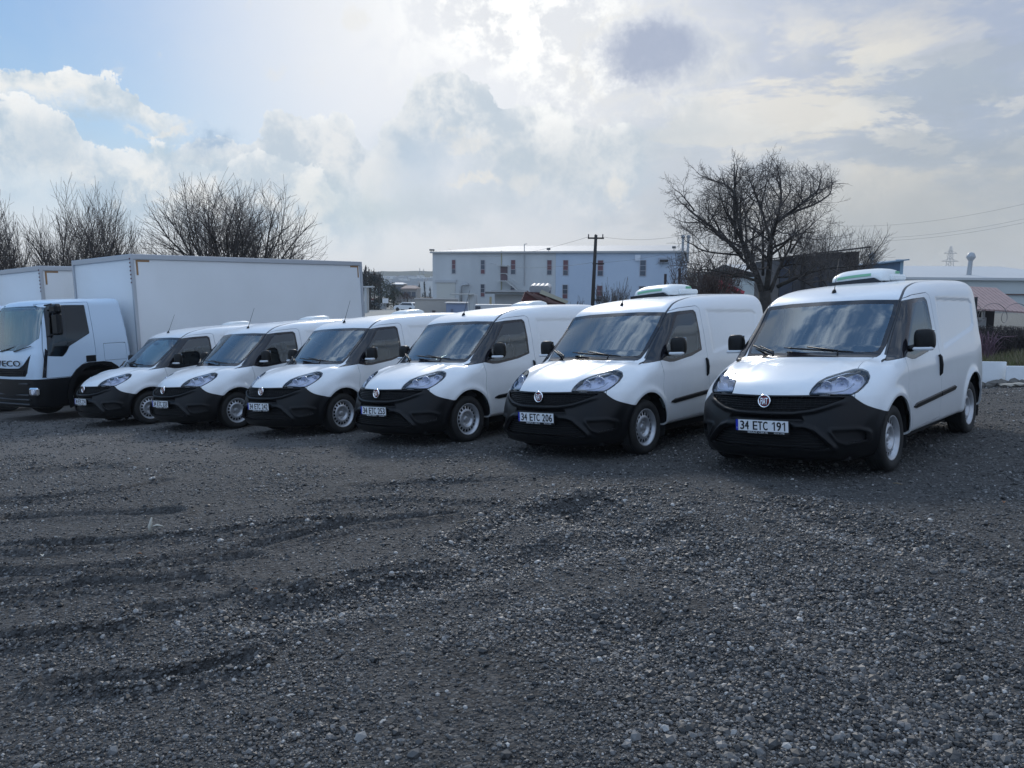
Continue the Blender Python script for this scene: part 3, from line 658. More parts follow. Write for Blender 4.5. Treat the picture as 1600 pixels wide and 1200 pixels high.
    # inside
    allb = [P[k] for k in ('body', 'bonnet', 'door', 'roof_moulding', 'rear_door', 'bumper', 'tail')]
    V = np.vstack([p[0] for p in allb]); N = np.vstack([p[1] for p in allb]); o = np.cumsum([0]+[len(p[0]) for p in allb[:-1]]); T = np.vstack([p[2]+k for p, k in zip(allb, o)])
    li = half_to_full(offset((V, N, T), -.022)); link('inner_lining', shell_mesh('inner_lining', li, LINING, 0), root)
    MB().box((-1.35, 0, .24), (4.0, 1.40, .10)).build('underbody', DARK, root)
    MB().box((-1.50, 0, 1.00), (.03, 1.46, 1.30)).build('bulkhead', mat('bulkhead', (.30, .31, .31), .7), root)
    ds = MB(); ds.prism([(-.12, .60), (.0, 1.02), (-.22, 1.075), (-.45, 1.045), (-.52, .92), (-.55, .60)], -.76, .76, axis=1); ds.build('dashboard', LINING, root)
    for sy in (.40, -.40):
        st = MB().box((-.95, sy, .66), (.52, .50, .16), b=.06).build('seat', SEATM, root)
        MB().box((-1.22, sy, .98), (.14, .48, .60), R=[[.98, 0, -.17], [0, 1, 0], [.17, 0, .98]], b=.05).build('seat_back', SEATM, st)
        MB().box((-1.30, sy, 1.36), (.10, .26, .17), b=.04).build('headrest', SEATM, st)
    sw = MB(); t = np.linspace(0, 2*PI, 29); cc = np.array([-.62, .40, 1.02]); u = np.array([0, 1, 0]); v = np.array([.35, 0, .94])*1
    sw.path([cc+.18*(math.cos(k)*u+math.sin(k)*v) for k in t], .015, 8)
    for k in (.2, PI-.2, -PI/2): sw.tube(cc, cc+.17*(math.cos(k)*u+math.sin(k)*v), .02, .014, 6)
    sw.build('steering_wheel', LINING, root)
    MB().box((-.60, .02, 1.53), (.02, .20, .06), b=.01).build('rear_view_mirror', BLACKP, root)
    # mirrored sticker marks in the screen are modelled per van
    # wipers, antenna
    def on_ws(y, z, d=.012):
        lo, hi = -1.3, .5
        for _ in range(26):
            md = (lo+hi)/2
            if van_f(np.array([md]), np.array([y]), np.array([z]))[0] < 0: lo = md
            else: hi = md
        return (lo+d, y, z+d)
    for y0, y1, y2, z2 in ((.36, .30, -.22, 1.165), (-.30, -.40, -.66, 1.19)):
        w = MB(); a = on_ws(y0, 1.085, .02); b = on_ws((y1+y2)/2, (1.13+z2)/2+.01, .035)
        w.path([a, on_ws(y0*.8+y1*.2, 1.115, .035), b], [.010, .009, .007], 6)
        w.path([on_ws(y1+(y2-y1)*k, 1.125+(z2-1.125)*k, .022) for k in np.linspace(-.35, 1, 9)], [.006]+[.010]*7+[.005], 6)
        w.build('wiper', BLACKP, root)
    za = float(v_top(np.array([-.885]), np.array([0.]))[0])
    an = MB().lathe([(.024, -.02), (.022, .01), (.010, .030), (.006, .034)], axis=2, n=14).build('antenna', BLACKP, root, Matrix.Translation((-.885, 0, za+.008)) @ Matrix.Rotation(-.42, 4, 'Y'))
    MB().path([(0, 0, .025), (0, 0, .10), (0, 0, .40)], [.0055, .0035, .0028], 6).build('antenna_rod', BLACKP, an)
    return root
ty, rm, hb, dr_ = perforated_wheel(.317, .213, .20, 18)
TW = dict(tyre=ty.mesh('tyre', RUBBER), rim=rm.mesh('rim', SILVER), hub=hb.mesh('hub', SILVER), drum=dr_.mesh('brake_drum', DARK))
def big_cooler(root):
    def prof(w0, w1): pass
    c = MB(); ys = np.linspace(-1, 1, 15)
    # rounded hood: cross sections along x
    V = []; F = []; xs = [(-1.66, .030), (-1.68, .075), (-1.74, .115), (-1.84, .142), (-1.98, .152), (-2.16, .152), (-2.23, .147), (-2.24, .03)]
    n = 21
    for x, h in xs:
        for j in range(n):
            t = PI*j/(n-1); yy = math.copysign(abs(math.cos(t))**.45, math.cos(t))*(.31+(-.03 if h < .1 and x > -1.8 else 0))-.04; zz = abs(math.sin(t))**.5*h; V.append((x, yy, 1.868+zz-.012*(yy/.37)**2))
    F = [(i*n+j, (i+1)*n+j, (i+1)*n+j+1, i*n+j+1) for i in range(len(xs)-1) for j in range(n-1)]; F.append(tuple(range(n))); F.append(tuple((len(xs)-1)*n+j for j in range(n))[::-1])
    u = c.add(V, F, True).build('cooling_unit', WHITEP, root)
    MB().box((-2.10, -.04, 1.900), (.50, .68, .075), b=.02).build('unit_base', WHITEP, u)
    MB().prism([(-.35, 1.84), (.27, 1.84), (.17, 1.902), (-.35, 1.876)], -1.82, -1.62, axis=0).build('air_intake', BLACKG, u)
    # green swoosh on the sloping front
    g = MB(); pts = [(y, .022+.036*((y+.30)/.5)**.5) for y in np.linspace(-.26, .12, 12)]; V = []
    for y, h in pts:
        for q in (0, .030): 
            hh = h+q; x = float(np.interp(hh, [.030, .075, .115, .142], [-1.66, -1.68, -1.74, -1.84])); V.append((x+.006, y, 1.872+hh-.012*(y/.37)**2))
    g.add(V, [(2*i, 2*i+2, 2*i+3, 2*i+1) for i in range(11)]); g.build('green_stripe', GREEN, u)
    sv_ = MB()
    for k in range(7): sv_.box((-2.19+.020*k, .268, 1.962), (.010, .006, .03))
    sv_.build('vent_grille', GREEN, u)
def small_cooler(root):
    V = []; F = []; n = 15; xs = [(-2.17, .012), (-2.22, .045), (-2.34, .072), (-2.58, .078), (-2.66, .06), (-2.68, .012)]
    for x, h in xs:
        for j in range(n):
            t = PI*j/(n-1); V.append((x, math.copysign(abs(math.cos(t))**.5, math.cos(t))*.19, 1.866+abs(math.sin(t))**.5*h))
    F = [(i*n+j, (i+1)*n+j, (i+1)*n+j+1, i*n+j+1) for i in range(5) for j in range(n-1)]+[tuple(range(n)), tuple(5*n+j for j in range(n))[::-1]]
    u = MB().add(V, F, True).build('roof_vent', WHITEP, root); MB().box((-2.43, 0, 1.872), (.5, .36, .02)).build('vent_seal', BLACKG, u)
def copy_tree(o, parent=None):
    c = o.copy(); COL.objects.link(c); c.parent = parent
    for ch in list(o.children): copy_tree(ch, c)
    return c
def lot_matrix(x, y, yaw, pitch):
    R = np.array(Matrix.Rotation(yaw, 3, 'Z') @ Matrix.Rotation(pitch, 3, 'Y')); R = M_LOT @ R; t = lot2w((x, y, 0)); m = Matrix.Identity(4)
    for i in range(3):
        for j in range(3): m[i][j] = R[i][j]
        m[i][3] = t[i]
    return m
VANS = [(2.970, 8.062, -133.33, '34 ETC 191', 'white panel van at the right end of the row, plate 34 ETC 191'),
        (.883, 9.616, -132.07, '34 ETC 206', 'white panel van with large roof cooling unit, plate 34 ETC 206'),
        (-1.254, 11.290, -131.32, '34 ETC 253', 'white panel van with low roof vent, plate 34 ETC 253'),
        (-3.334, 12.841, -127.16, '34 ETC 242', 'white panel van with plate 34 ETC 242, third from the trucks'),
        (-5.454, 14.258, -128.49, '34 ETC 233', 'white panel van with plate 34 ETC 233, second from the trucks'),
        (-7.614, 15.749, -130.46, '34 ETC 214', 'white panel van parked closest to the lorries, plate 34 ETC 214')]
proto = make_van(); vans = [proto]+[copy_tree(proto) for _ in VANS[1:]]
for i, (v, (x, y, a, pl, lb)) in enumerate(zip(vans, VANS)):
    v.matrix_world = lot_matrix(x, y, math.radians(a), .0145); tag(v, lb, 'van', 'white panel vans parked in a row')
    if i < 2:
        st_ = mat('reflection_pale', (.62, .66, .66), .6); k_ = MB()
        for (x0, y0, z0), (x1, y1, z1) in (((-.255, .092, 1.275), (-.178, .115, 1.205)), ((-.258, .222, 1.268), (-.20, .226, 1.222)), ((-.182, .10, 1.192), (-.175, .20, 1.192)), ((-.375, .621, 1.255), (-.325, .632, 1.212))): k_.tube((x0, y0, z0), (x1, y1, z1), .0035, n=4)
        k_.build('sticker_reflection', st_, v)  # pale strips modelled for the mirrored reflection of the screen stickers
    number_plate(v, pl, (.934, 0, .500)); (big_cooler if i < 2 else small_cooler)(v)
# ------------------------------------------------------------------ the two lorries
TR0 = np.array([-8.57454102, 18.23139626, -1.40855692])
TRR = np.array([[-0.54208053, 0.83902576, -0.04673845], [-0.8402519, -0.54193468, 0.01683923], [-0.01120064, 0.0484003, 0.99876522]])
def truck_matrix(off):
    o = TR0+TRR @ np.array(off, float); m = Matrix.Identity(4)
    for i in range(3):
        for j in range(3): m[i][j] = TRR[i][j]
        m[i][3] = o[i]
    return m
CABP = mat('cab_paint', (.55, .67, .79), .35, coat=.5, var=(1.0, .25, (.50, .62, .74)))
BOXP = mat('box_panel', (.76, .78, .79), .5, var=(.5, .5, (.66, .675, .67)))
TAN = mat('tan_marker', (.30, .17, .08), .6)
CW = 1.15
CFR = [(.25, 2.20), (.45, 2.27), (.8, 2.29), (1.1, 2.29), (1.45, 2.26), (1.6, 2.22), (2.4, 2.02), (2.55, 1.96), (2.75, 1.85)]
def cab_f(x, y, z):
    ay = np.abs(y); top = 2.66-.05*(ay/CW)**2-.05*sst(1.2, 2.2, x)
    s = ip(z, [(.3, 1.12), (.9, 1.15), (1.3, 1.15), (1.7, 1.14), (2.6, 1.04)])-.03*sst(1.6, 2.3, x)
    g = smax(z-top, ay-s, .15); g = smax(g, x-(ip(z, CFR)-.10*(ay/CW)**2), .16+.10*sst(.6, 1.1, ay))
    g = smax(g, -(x-ip(z, [(.3, .16), (1.2, .16), (2.6, .26)])), .06); return smax(g, .34-z, .06)
def make_cab(root, sleeper=True):
    m = ray_shell(cab_f, (.7, 0, 1.5), (1.5, 0, 1.5), 44, 62, 40, 150, 2.2)
    to = lambda m: (m[0]+np.array([0, -1.21, 0]), m[1], m[2]); P = {}
    _, m = cut(m, lambda V, N: np.maximum(np.maximum(np.hypot(V[:, 0]-.98, (V[:, 2]-.58)*.92)-.62, V[:, 2]-1.215), .55-V[:, 1]))
    ws, m = cut(m, lambda V, N: np.maximum(sdp(V[:, 1], V[:, 2], [(-1, 1.56), (.35, 1.58), (.72, 1.68), (.98, 1.82), (.955, 2.45), (.6, 2.49), (-1, 2.50)])-.01, 1.4-V[:, 0]), .003); P['ws'] = ws
    gr, m = cut(m, lambda V, N: np.maximum(sdp(V[:, 1], V[:, 2], [(-1, 1.00), (.66, 1.02), (.74, 1.10), (.86, 1.50), (.60, 1.26), (.45, 1.19), (-1, 1.17)]), 1.4-V[:, 0]), .003); P['gr'] = gr
    lw, m = cut(m, lambda V, N: V[:, 2]-(.955+.0*V[:, 0]), .003); P['lw'] = lw
    sg, m = cut(m, lambda V, N: np.maximum(sdp(V[:, 0], V[:, 2], [(1.98, 1.45), (1.70, 1.42), (1.62, 1.50), (1.54, 1.63), (1.08, 1.88), (1.10, 2.48), (1.83, 2.49), (1.90, 2.40)])-.012, .6-V[:, 1]), .004); P['sg'] = sg
    dr, m = cut(m, lambda V, N: np.maximum(sdp(V[:, 0], V[:, 2], [(2.06, .97), (2.06, 1.6), (1.93, 2.54), (1.0, 2.56), (.97, 1.36), (1.30, 1.20), (1.50, .97)]), .6-V[:, 1]), .005); P['dr'] = dr
    ht, m = cut(m, lambda V, N: np.maximum(sdp(V[:, 0], V[:, 2], [(.77, 1.62), (.28, 1.62), (.26, 1.26), (.77, 1.26)])-.01, .6-V[:, 1]), .004); P['ht'] = ht
    fl = lambda k: to(half_to_full(P[k]) if k != 'b' else half_to_full(m))
    link('cab_shell', shell_mesh('cab_shell', fl('b'), CABP, .02), root)
    link('windscreen', shell_mesh('windscreen', fl('ws'), GLASS, .006), root)
    link('grille', shell_mesh('grille', offset(fl('gr'), -.02), DARK, 0), root); link('front_bumper', shell_mesh('front_bumper', fl('lw'), BLACKP, .02), root)
    for sg_ in (1, -1):
        q = lambda k: to(P[k] if sg_ > 0 else flip_y(P[k]))
        d = link('cab_door', shell_mesh('cab_door', q('dr'), CABP, .02), root); link('door_window', shell_mesh('door_window', q('sg'), TGLASS, .01), d)
        y = -1.21+sg_*1.155
        MB().box((1.09, y, 1.32), (.22, .03, .14), b=.012).build('door_handle', BLACKP, d)
        link('locker_hatch', shell_mesh('locker_hatch', q('ht'), CABP, .01), root)
        mr = MB().box((1.86, y+sg_*.22, 2.10), (.13, .26, .46), b=.04); mr.box((1.87, y+sg_*.22, 2.42), (.17, .28, .20), b=.05); mr.path([(1.95, y-.05*sg_, 2.5), (1.92, y+sg_*.16, 2.52), (1.90, y+sg_*.2, 2.3), (1.9, y+sg_*.16, 1.9), (1.95, y-.05*sg_, 1.85)], .02, 6); mr.build('cab_mirror', BLACKP, root)
        ar = MB(); t = np.linspace(-.35, PI+.1, 16); V = []
        for a in t:
            for r_, yy in ((.60, 0), (.70, 0), (.70, .045), (.60, .045)): V.append((.98+r_*math.cos(a), y+sg_*(yy-.01), .55+min(r_*math.sin(a)*1.06, .69)))
        F = [(i*4+j, i*4+(j+1) % 4, (i+1)*4+(j+1) % 4, (i+1)*4+j) for i in range(15) for j in range(4)]
        ar.add(V, F if sg_ < 0 else [f_[::-1] for f_ in F]); ar.build('wheel_arch', BLACKP, root)
        MB().box((1.72, y-sg_*.06, .56), (.30, .05, .03)).build('cab_step', ALU, root)
        MB().prism([(2.16, .99), (2.05, 1.60), (2.0, 1.55), (2.08, .99)], y-.004, y+.006, axis=1).build('air_deflector', BLACKG, root)
        lm_ = MB().box((2.235, -1.21+sg_*.93, .70), (.08, .26, .17), rz=sg_*.25, b=.03).build('headlamp', CHROME, root)
        MB().tube((2.27, -1.21+sg_*.97, .70), (2.30, -1.21+sg_*.97, .70), .055, n=16).build('lamp_bowl', mat('strip', (.75, .78, .85), .2), lm_)
    for z in (.42, .52, .62, .86): MB().box((2.255, -1.21, z), (.05, 1.5, .035), b=.01).build('bumper_bar', mat('bar', (.03, .032, .036), .4), root)
    for k in range(3): MB().box((2.285-.01*k, -1.21, 1.05+.045*k), (.02, 1.30, .012)).build('grille_bar', BLACKP, root)
    t = text_mesh('IVECO', INK, (-.56, 0, .56, .125), extrude=.004); mt = Matrix.Translation((2.293, -1.21, 1.235)) @ Matrix.Rotation(PI/2, 4, 'Z') @ Matrix.Rotation(PI/2, 4, 'X')
    link('maker_lettering', t, root, mt)
    MB().box((1.2, -1.21, 1.0), (1.9, 1.9, .1)).build('cab_floor', DARK, root); MB().box((.45, -1.21, 1.75), (.05, 1.9, 1.5)).build('cab_rear_lining', LINING, root)
    cur = MB(); n = 34
    V = [(1.93-.10*(k == 1)+.03*math.sin(j*1.9), -1.21+(-.85+1.7*j/(n-1)), 1.68+.74*k) for k in (0, 1) for j in range(n)]
    cur.add(V, [(j, j+1, n+j+1, n+j) for j in range(n-1)], True).build('sun_shade', mat('shade_foil', (.36, .50, .47), .5), root)
    for yy in (-.95, -1.55):
        MB().path([(2.25, -1.21+(yy+1.21), 1.55), (2.235, yy+.3, 1.60), (2.19, yy+.62, 1.66)], [.014, .012, .008], 6).build('wiper', BLACKP, root)
TWt = perforated_wheel(.43, .25, .26, 10); TT = [TWt[0].mesh('truck_tyre', RUBBER), TWt[1].mesh('truck_rim', mat('truck_rim', (.35, .36, .37), .5)), TWt[2].mesh('truck_hub', mat('truck_rim', (.35, .36, .37), .5)), TWt[3].mesh('truck_drum', DARK)]
def make_truck(label, off):
    root = empty('box_lorry', label, 'lorry', None, 'white box lorries parked left of the vans')
    L, W, H0, H1 = 7.53, 2.5, 1.02, 3.63
    bx = MB().box((-L/2, -W/2, (H0+H1)/2-.02), (L-.06, W-.06, H1-H0-.06)).build('cargo_box', BOXP, root)
    pr = MB(); e = .045                             # aluminium edge profiles
    for y in (0, -W):
        pr.box((-L/2, y-(.02 if y == 0 else -.02), H1-.06), (L, .055, .12), b=.008); pr.box((-L/2, y-(.02 if y == 0 else -.02), H0+.06), (L, .055, .12), b=.008)
        for x in (0, -L): pr.box((x-(.03 if x == 0 else -.03), y-(.02 if y == 0 else -.02), (H0+H1)/2), (.085, .058, H1-H0), b=.008)
    for x in (0, -L):
        pr.box((x-(.02 if x == 0 else -.02), -W/2, H1-.06), (.055, W-.06, .12), b=.008); pr.box((x-(.02 if x == 0 else -.02), -W/2, H0+.06), (.055, W-.06, .12), b=.008)
    pr.build('edge_profile', ALU, root)
    for x0, s in ((-.13, -1), (-L+.13, 1)):
        mk = MB(); mk.box((x0+s*.17, -.0265, 3.478), (.34, .006, .045)).build('corner_marker', TAN, root); MB().box((x0+s*.022, -.0265, 3.302), (.045, .006, .305)).build('corner_marker', TAN, root)
    cv = MB()
    for k in range(7): cv.box((.015, -.03, 3.52-.09*k), (.004, .05, .035), R=None)
    cv.build('edge_marking', mat('edge_mark', (.10, .03, .04), .5), root)
    ch = MB()
    for y in (-.85, -1.65): ch.box((-3.0, y, .80), (9.6, .09, .26))
    for x in (-.5, -2, -3.5, -5, -6.8): ch.box((x, -1.25, .86), (.10, 1.7, .16))
    ch.build('chassis', DARK, root); MB().box((-2.2, -.35, .72), (1.2, .5, .45), b=.05).build('fuel_tank', mat('tank', (.08, .08, .085), .5), root)
    for x in (1.0, -5.2):
        for sy in (0, 1):
            y = -.20 if sy == 0 else -2.25
            w = link('wheel', TT[0], root, Matrix.Translation((x, y, .43)) @ (Matrix.Identity(4) if sy == 0 else Matrix.Rotation(PI, 4, 'Z')))
            for nm, k in (('rim', 1), ('hub', 2), ('brake_drum', 3)): link(nm, TT[k], w)
    root.matrix_world = truck_matrix(off); return root
t1 = make_truck('white box lorry parked beside the row of vans, its whole long box side in view', (0, 0, 0)); make_cab(t1)
t2 = copy_tree(t1); t2.matrix_world = truck_matrix((0.0, -4.05, -.03)); tag(t2, 'box lorry at the left edge, mostly hidden behind the nearer lorry')

# ------------------------------------------------------------------ the ground
_perm = np.random.RandomState(3).rand(65536)
def vnoise(x, y, seed=0):
    xi = np.floor(x).astype(int); yi = np.floor(y).astype(int); fx = x-xi; fy = y-yi; fx = fx*fx*(3-2*fx); fy = fy*fy*(3-2*fy)
    h = lambda a, b: _perm[((a*73856093) ^ (b*19349663) ^ (seed*83492791)) & 65535]
    return (h(xi, yi)*(1-fx)+h(xi+1, yi)*fx)*(1-fy)+(h(xi, yi+1)*(1-fx)+h(xi+1, yi+1)*fx)*fy
def fbm(x, y, seed=0, o=4):
    s = 0; a = .5
    for i in range(o): s = s+a*(vnoise(x, y, seed+i)-.5); x = x*2.03; y = y*2.03; a *= .5
    return s
LN = M_LOT @ np.array([0, 0, 1.]); LO = lot2w((0, 0, 0))
def plane_z(x, y): return LO[2]-(LN[0]*(x-LO[0])+LN[1]*(y-LO[1]))/LN[2]
def base_z(x, y):
    p = plane_z(x, y); s = (x-2.97)*.588+(y-7.9)*.809       # rises a little behind the front axles
    p = p+.0145*np.clip(s, 0, 5)
    far = -2.3+2.0*sst(6, 20, x)*sst(14, 22, y)
    k = sst(22, 42, np.hypot(x, y)); z = p*(1-k)+far*k
    side = sst(12.5, 17, x)*sst(15.5, 19, y)*(1-k)               # grass bank beyond the white boards
    return z+side*.25
def px_ground(px, py):
    d = RG.T @ np.array([(px-800)/F_PX, -(py-600)/F_PX, 1.]); t = LN.dot(LO-CAMO)/LN.dot(d); q = CAMO+d*t; return q[0], q[1]
RUTS = [([(-80, 862), (60, 856), (180, 848), (290, 838), (400, 826), (520, 818)], .035, .10), ([(-80, 905), (80, 896), (200, 888), (300, 872), (410, 852), (560, 822), (700, 806)], .03, .11),
        ([(20, 812), (120, 806), (270, 801)], .03, .12), ([(140, 905), (250, 890), (400, 868)], .02, .08), ([(60, 738), (130, 729), (190, 728)], .03, .12), ([(90, 1075), (250, 1060), (370, 1040)], .025, .09),
        ([(300, 905), (400, 920), (470, 935), (560, 905), (650, 895)], .02, .10), ([(230, 955), (350, 940), (480, 930)], .025, .09), ([(-60, 790), (60, 782), (170, 770), (260, 752)], .028, .11), ([(-60, 935), (90, 925), (240, 912), (330, 900)], .028, .10), ([(480, 790), (620, 782), (760, 790)], .02, .12), ([(560, 760), (700, 756), (860, 745)], .02, .13), ([(-60, 1010), (80, 1000), (190, 985)], .025, .09), ([(740, 880), (700, 850), (850, 800), (1000, 770)], .018, .14),
        ([(430, 968), (620, 930), (820, 880), (1050, 835)], .018, .16), ([(900, 800), (1100, 870), (1300, 960), (1420, 1060), (1500, 1200)], .02, .30), ([(1250, 800), (1400, 850), (1620, 900)], .015, .2), ([(960, 1000), (1100, 1080), (1250, 1200)], .016, .25)]
RUTW = [([px_ground(*q) for q in pts], d*(1.6 if w < .15 else 2.0), w*(.62 if w < .15 else 1)) for pts, d, w in RUTS]
def bumps(x, y):
    r = np.hypot(x, y); z = .05*fbm(x*.35, y*.35, 1, 3)+.035*fbm(x*1.6, y*1.6, 5, 4)+.020*fbm(x*9, y*9, 9, 3)
    near = np.abs(x) < 14
    idx = np.where(near & (y < 22) & (y > 1))[0]
    if len(idx):
        xx, yy = x[idx], y[idx]; wx = xx+.12*fbm(xx*2, yy*2, 40, 3); wy = yy+.12*fbm(xx*2, yy*2, 50, 3); a = np.zeros(len(idx))
        for pts, d, w in RUTW:
            q = sdl(wx, wy, pts); mod = .55+1.3*vnoise(xx*1.7, yy*1.7, 77); a += (-d*np.exp(-(q/w)**2)+.75*d*np.exp(-((q-1.9*w)/(.8*w))**2))*mod
        z = z.copy(); z[idx] += a
    return z*sst(60, 25, r)
def ground_z(x, y): x = np.asarray(x, float); y = np.asarray(y, float); return base_z(x, y)+bumps(np.atleast_1d(x), np.atleast_1d(y)).reshape(np.shape(x))
def grid_axis(dense0, dense1, step, lo, hi, g=1.09):
    a = list(np.arange(dense0, dense1, step)); s = step; v = a[-1]
    while v < hi: s *= g; v += s; a.append(v)
    s = step; v = dense0
    while v > lo: s *= g; v -= s; a.insert(0, v)
    return np.array(a)
gx = grid_axis(-7, 8, .045, -1000, 1100); gy = grid_axis(2.2, 13, .045, -60, 1480, 1.045)
GX, GY = np.meshgrid(gx, gy); fxv, fyv = GX.ravel(), GY.ravel(); fz = ground_z(fxv, fyv)
nx, ny = len(gx), len(gy); idx = np.arange(nx*ny).reshape(ny, nx); Q = np.stack([idx[:-1, :-1].ravel(), idx[:-1, 1:].ravel(), idx[1:, 1:].ravel(), idx[1:, :-1].ravel()], 1)
def quad_mesh(name, V, Q, material, smooth=True):
    me = bpy.data.meshes.new(name); me.vertices.add(len(V)); me.vertices.foreach_set('co', V.astype(np.float32).ravel()); me.loops.add(Q.size)
    me.loops.foreach_set('vertex_index', Q.astype(np.int32).ravel()); me.polygons.add(len(Q)); me.polygons.foreach_set('loop_start', np.arange(0, Q.size, Q.shape[1], dtype=np.int32))
    me.polygons.foreach_set('loop_total', np.full(len(Q), Q.shape[1], np.int32)); me.polygons.foreach_set('use_smooth', np.full(len(Q), smooth)); me.materials.append(material); me.update(calc_edges=True); return me
def ground_mat():
    m = bpy.data.materials.new('gravel_ground'); m.use_nodes = True; nt = m.node_tree; X.nt = nt; b = nt.nodes['Principled BSDF']
    g = nt.nodes.new('ShaderNodeNewGeometry'); pos = g.outputs['Position']; sp = nt.nodes.new('ShaderNodeSeparateXYZ'); nt.links.new(pos, sp.inputs[0]); px, py = X(sp.outputs[0]), X(sp.outputs[1])
    def vor(scale, feat='F1', out='Distance'):
        v = nt.nodes.new('ShaderNodeTexVoronoi'); v.inputs['Scale'].default_value = scale; v.feature = feat; nt.links.new(pos, v.inputs['Vector']); return v.outputs[out]
    big = xnoise(pos, .35, 4, .6); mid = xnoise(pos, 1.7, 5, .65, .4); fine = xnoise(pos, 30, 4, .7); vf = xnoise(pos, 110, 3, .7)
    cs = nt.nodes.new('ShaderNodeSeparateColor'); nt.links.new(vor(58, 'F1', 'Color'), cs.inputs[0]); pc = X(cs.outputs[0])
    cs2 = nt.nodes.new('ShaderNodeSeparateColor'); nt.links.new(vor(22, 'F1', 'Color'), cs2.inputs[0]); pc2 = X(cs2.outputs[1])
    v = (.35+pc*.75+pc2*.35)*(.55+mid*.9)*(.6+fine*.8)
    c = xmix(xss(.1, 1.3, v), (.0055, .0053, .0052), (.090, .087, .084))
    c = xmix(xss(.90, .97, pc)*.55, c, (.24, .24, .235))
    c = xmix(xss(.42, .66, mid*.6+big*.5)*.30, c, (.068, .066, .064))       # dusty, driven-over patches
    pale_left = xss(1.5, -7, px-(py-9)*.45)*xss(6, 13, py)*(.35+.9*mid)  # paler grey-brown towards the left and further out, broken by noise
    c = xmix(xmin(pale_left*.8, .85), c, (.155, .145, .135))
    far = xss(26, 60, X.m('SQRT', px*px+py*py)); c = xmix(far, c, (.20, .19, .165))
    nt.links.new(c, b.inputs['Base Color']); b.inputs['Roughness'].default_value = .82; b.inputs['Specular IOR Level'].default_value = .28
    h = (1-X(vor(58)))*.016+(1-X(vor(24)))*.020+fine*.022+vf*.006+mid*.02
    bn = nt.nodes.new('ShaderNodeBump'); nt.links.new(h.s, bn.inputs['Height']); bn.inputs['Distance'].default_value = 1.0; bn.inputs['Strength'].default_value = 1.0; nt.links.new(bn.outputs[0], b.inputs['Normal']); return m
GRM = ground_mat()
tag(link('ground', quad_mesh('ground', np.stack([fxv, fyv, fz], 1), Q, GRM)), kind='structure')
# loose stones: real pieces, scattered with geometry nodes
def stone_mat():
    m = bpy.data.materials.new('stone'); m.use_nodes = True; nt = m.node_tree; X.nt = nt; b = nt.nodes['Principled BSDF']; oi = nt.nodes.new('ShaderNodeObjectInfo')
    r = X(oi.outputs['Random']); tc = nt.nodes.new('ShaderNodeTexCoord'); n = xnoise(tc.outputs['Object'], 2.2, 4, .6)
    c = xmix(r*r, (.0070, .0074, .0072), (.175, .171, .166)); c = xmix(xss(.955, .985, r), c, (.40, .39, .37)); c = xmix(n*.4, c, (.07, .07, .072))
    nt.links.new(c, b.inputs['Base Color']); b.inputs['Roughness'].default_value = .52; return m
STM = stone_mat()
def stone_mesh(seed, name='stone', flat=.6, sub=1, material=None):
    r_ = np.random.RandomState(seed); import bmesh
    bm = bmesh.new(); bmesh.ops.create_icosphere(bm, subdivisions=sub, radius=1.)
    sc = np.array([1., .6+.4*r_.rand(), flat*(.7+.5*r_.rand())])
    for v in bm.verts: v.co = Vector(np.array(v.co)*sc*(1+.38*(r_.rand()-.5)))
    me = bpy.data.meshes.new(name); bm.to_mesh(me); bm.free(); me.materials.append(material or STM); return me
def scatter(name, P, S, variants, mtl, seed=1):
    me = bpy.data.meshes.new(name); me.vertices.add(len(P)); me.vertices.foreach_set('co', P.astype(np.float32).ravel())
    r_ = np.random.RandomState(seed)
    a = me.attributes.new('size', 'FLOAT', 'POINT'); a.data.foreach_set('value', S.astype(np.float32))
    a = me.attributes.new('turn', 'FLOAT_VECTOR', 'POINT'); a.data.foreach_set('vector', np.stack([r_.normal(0, .35, len(P)), r_.normal(0, .35, len(P)), r_.rand(len(P))*6.28], 1).astype(np.float32).ravel())
    a = me.attributes.new('kind_no', 'INT', 'POINT'); a.data.foreach_set('value', r_.randint(0, len(variants), len(P)).astype(np.int32))
    o = link(name, me); ng = bpy.data.node_groups.new(name, 'GeometryNodeTree'); ng.interface.new_socket('Geometry', in_out='INPUT', socket_type='NodeSocketGeometry'); ng.interface.new_socket('Geometry', in_out='OUTPUT', socket_type='NodeSocketGeometry')
    N = ng.nodes; L = ng.links; gi = N.new('NodeGroupInput'); go = N.new('NodeGroupOutput'); mp = N.new('GeometryNodeMeshToPoints'); io = N.new('GeometryNodeInstanceOnPoints')
    gi2 = N.new('GeometryNodeGeometryToInstance')
    L.new(gi.outputs[0], mp.inputs[0]); L.new(mp.outputs[0], io.inputs['Points'])
    for v in reversed(variants):
        vo = bpy.data.objects.new('stone_piece', v); oi = N.new('GeometryNodeObjectInfo'); oi.inputs[0].default_value = vo; oi.inputs['As Instance'].default_value = True; L.new(oi.outputs['Geometry'], gi2.inputs[0])
    L.new(gi2.outputs[0], io.inputs['Instance']); io.inputs['Pick Instance'].default_value = True
    def attr(nm, t):
        q = N.new('GeometryNodeInputNamedAttribute'); q.data_type = t; q.inputs['Name'].default_value = nm; return q.outputs[0]
    L.new(attr('kind_no', 'INT'), io.inputs['Instance Index']); L.new(attr('size', 'FLOAT'), io.inputs['Scale'])
    er = N.new('FunctionNodeEulerToRotation'); L.new(attr('turn', 'FLOAT_VECTOR'), er.inputs[0]); L.new(er.outputs[0], io.inputs['Rotation'])
    L.new(io.outputs[0], go.inputs[0]); md = o.modifiers.new('scatter', 'NODES'); md.node_group = ng; return o
n0 = 470000; r_ = np.random.RandomState(11)
yy = 2.0*(17/2.0)**(r_.rand(n0)**1.0); xx = (r_.rand(n0)*2-1)*(yy*.70+1.2)
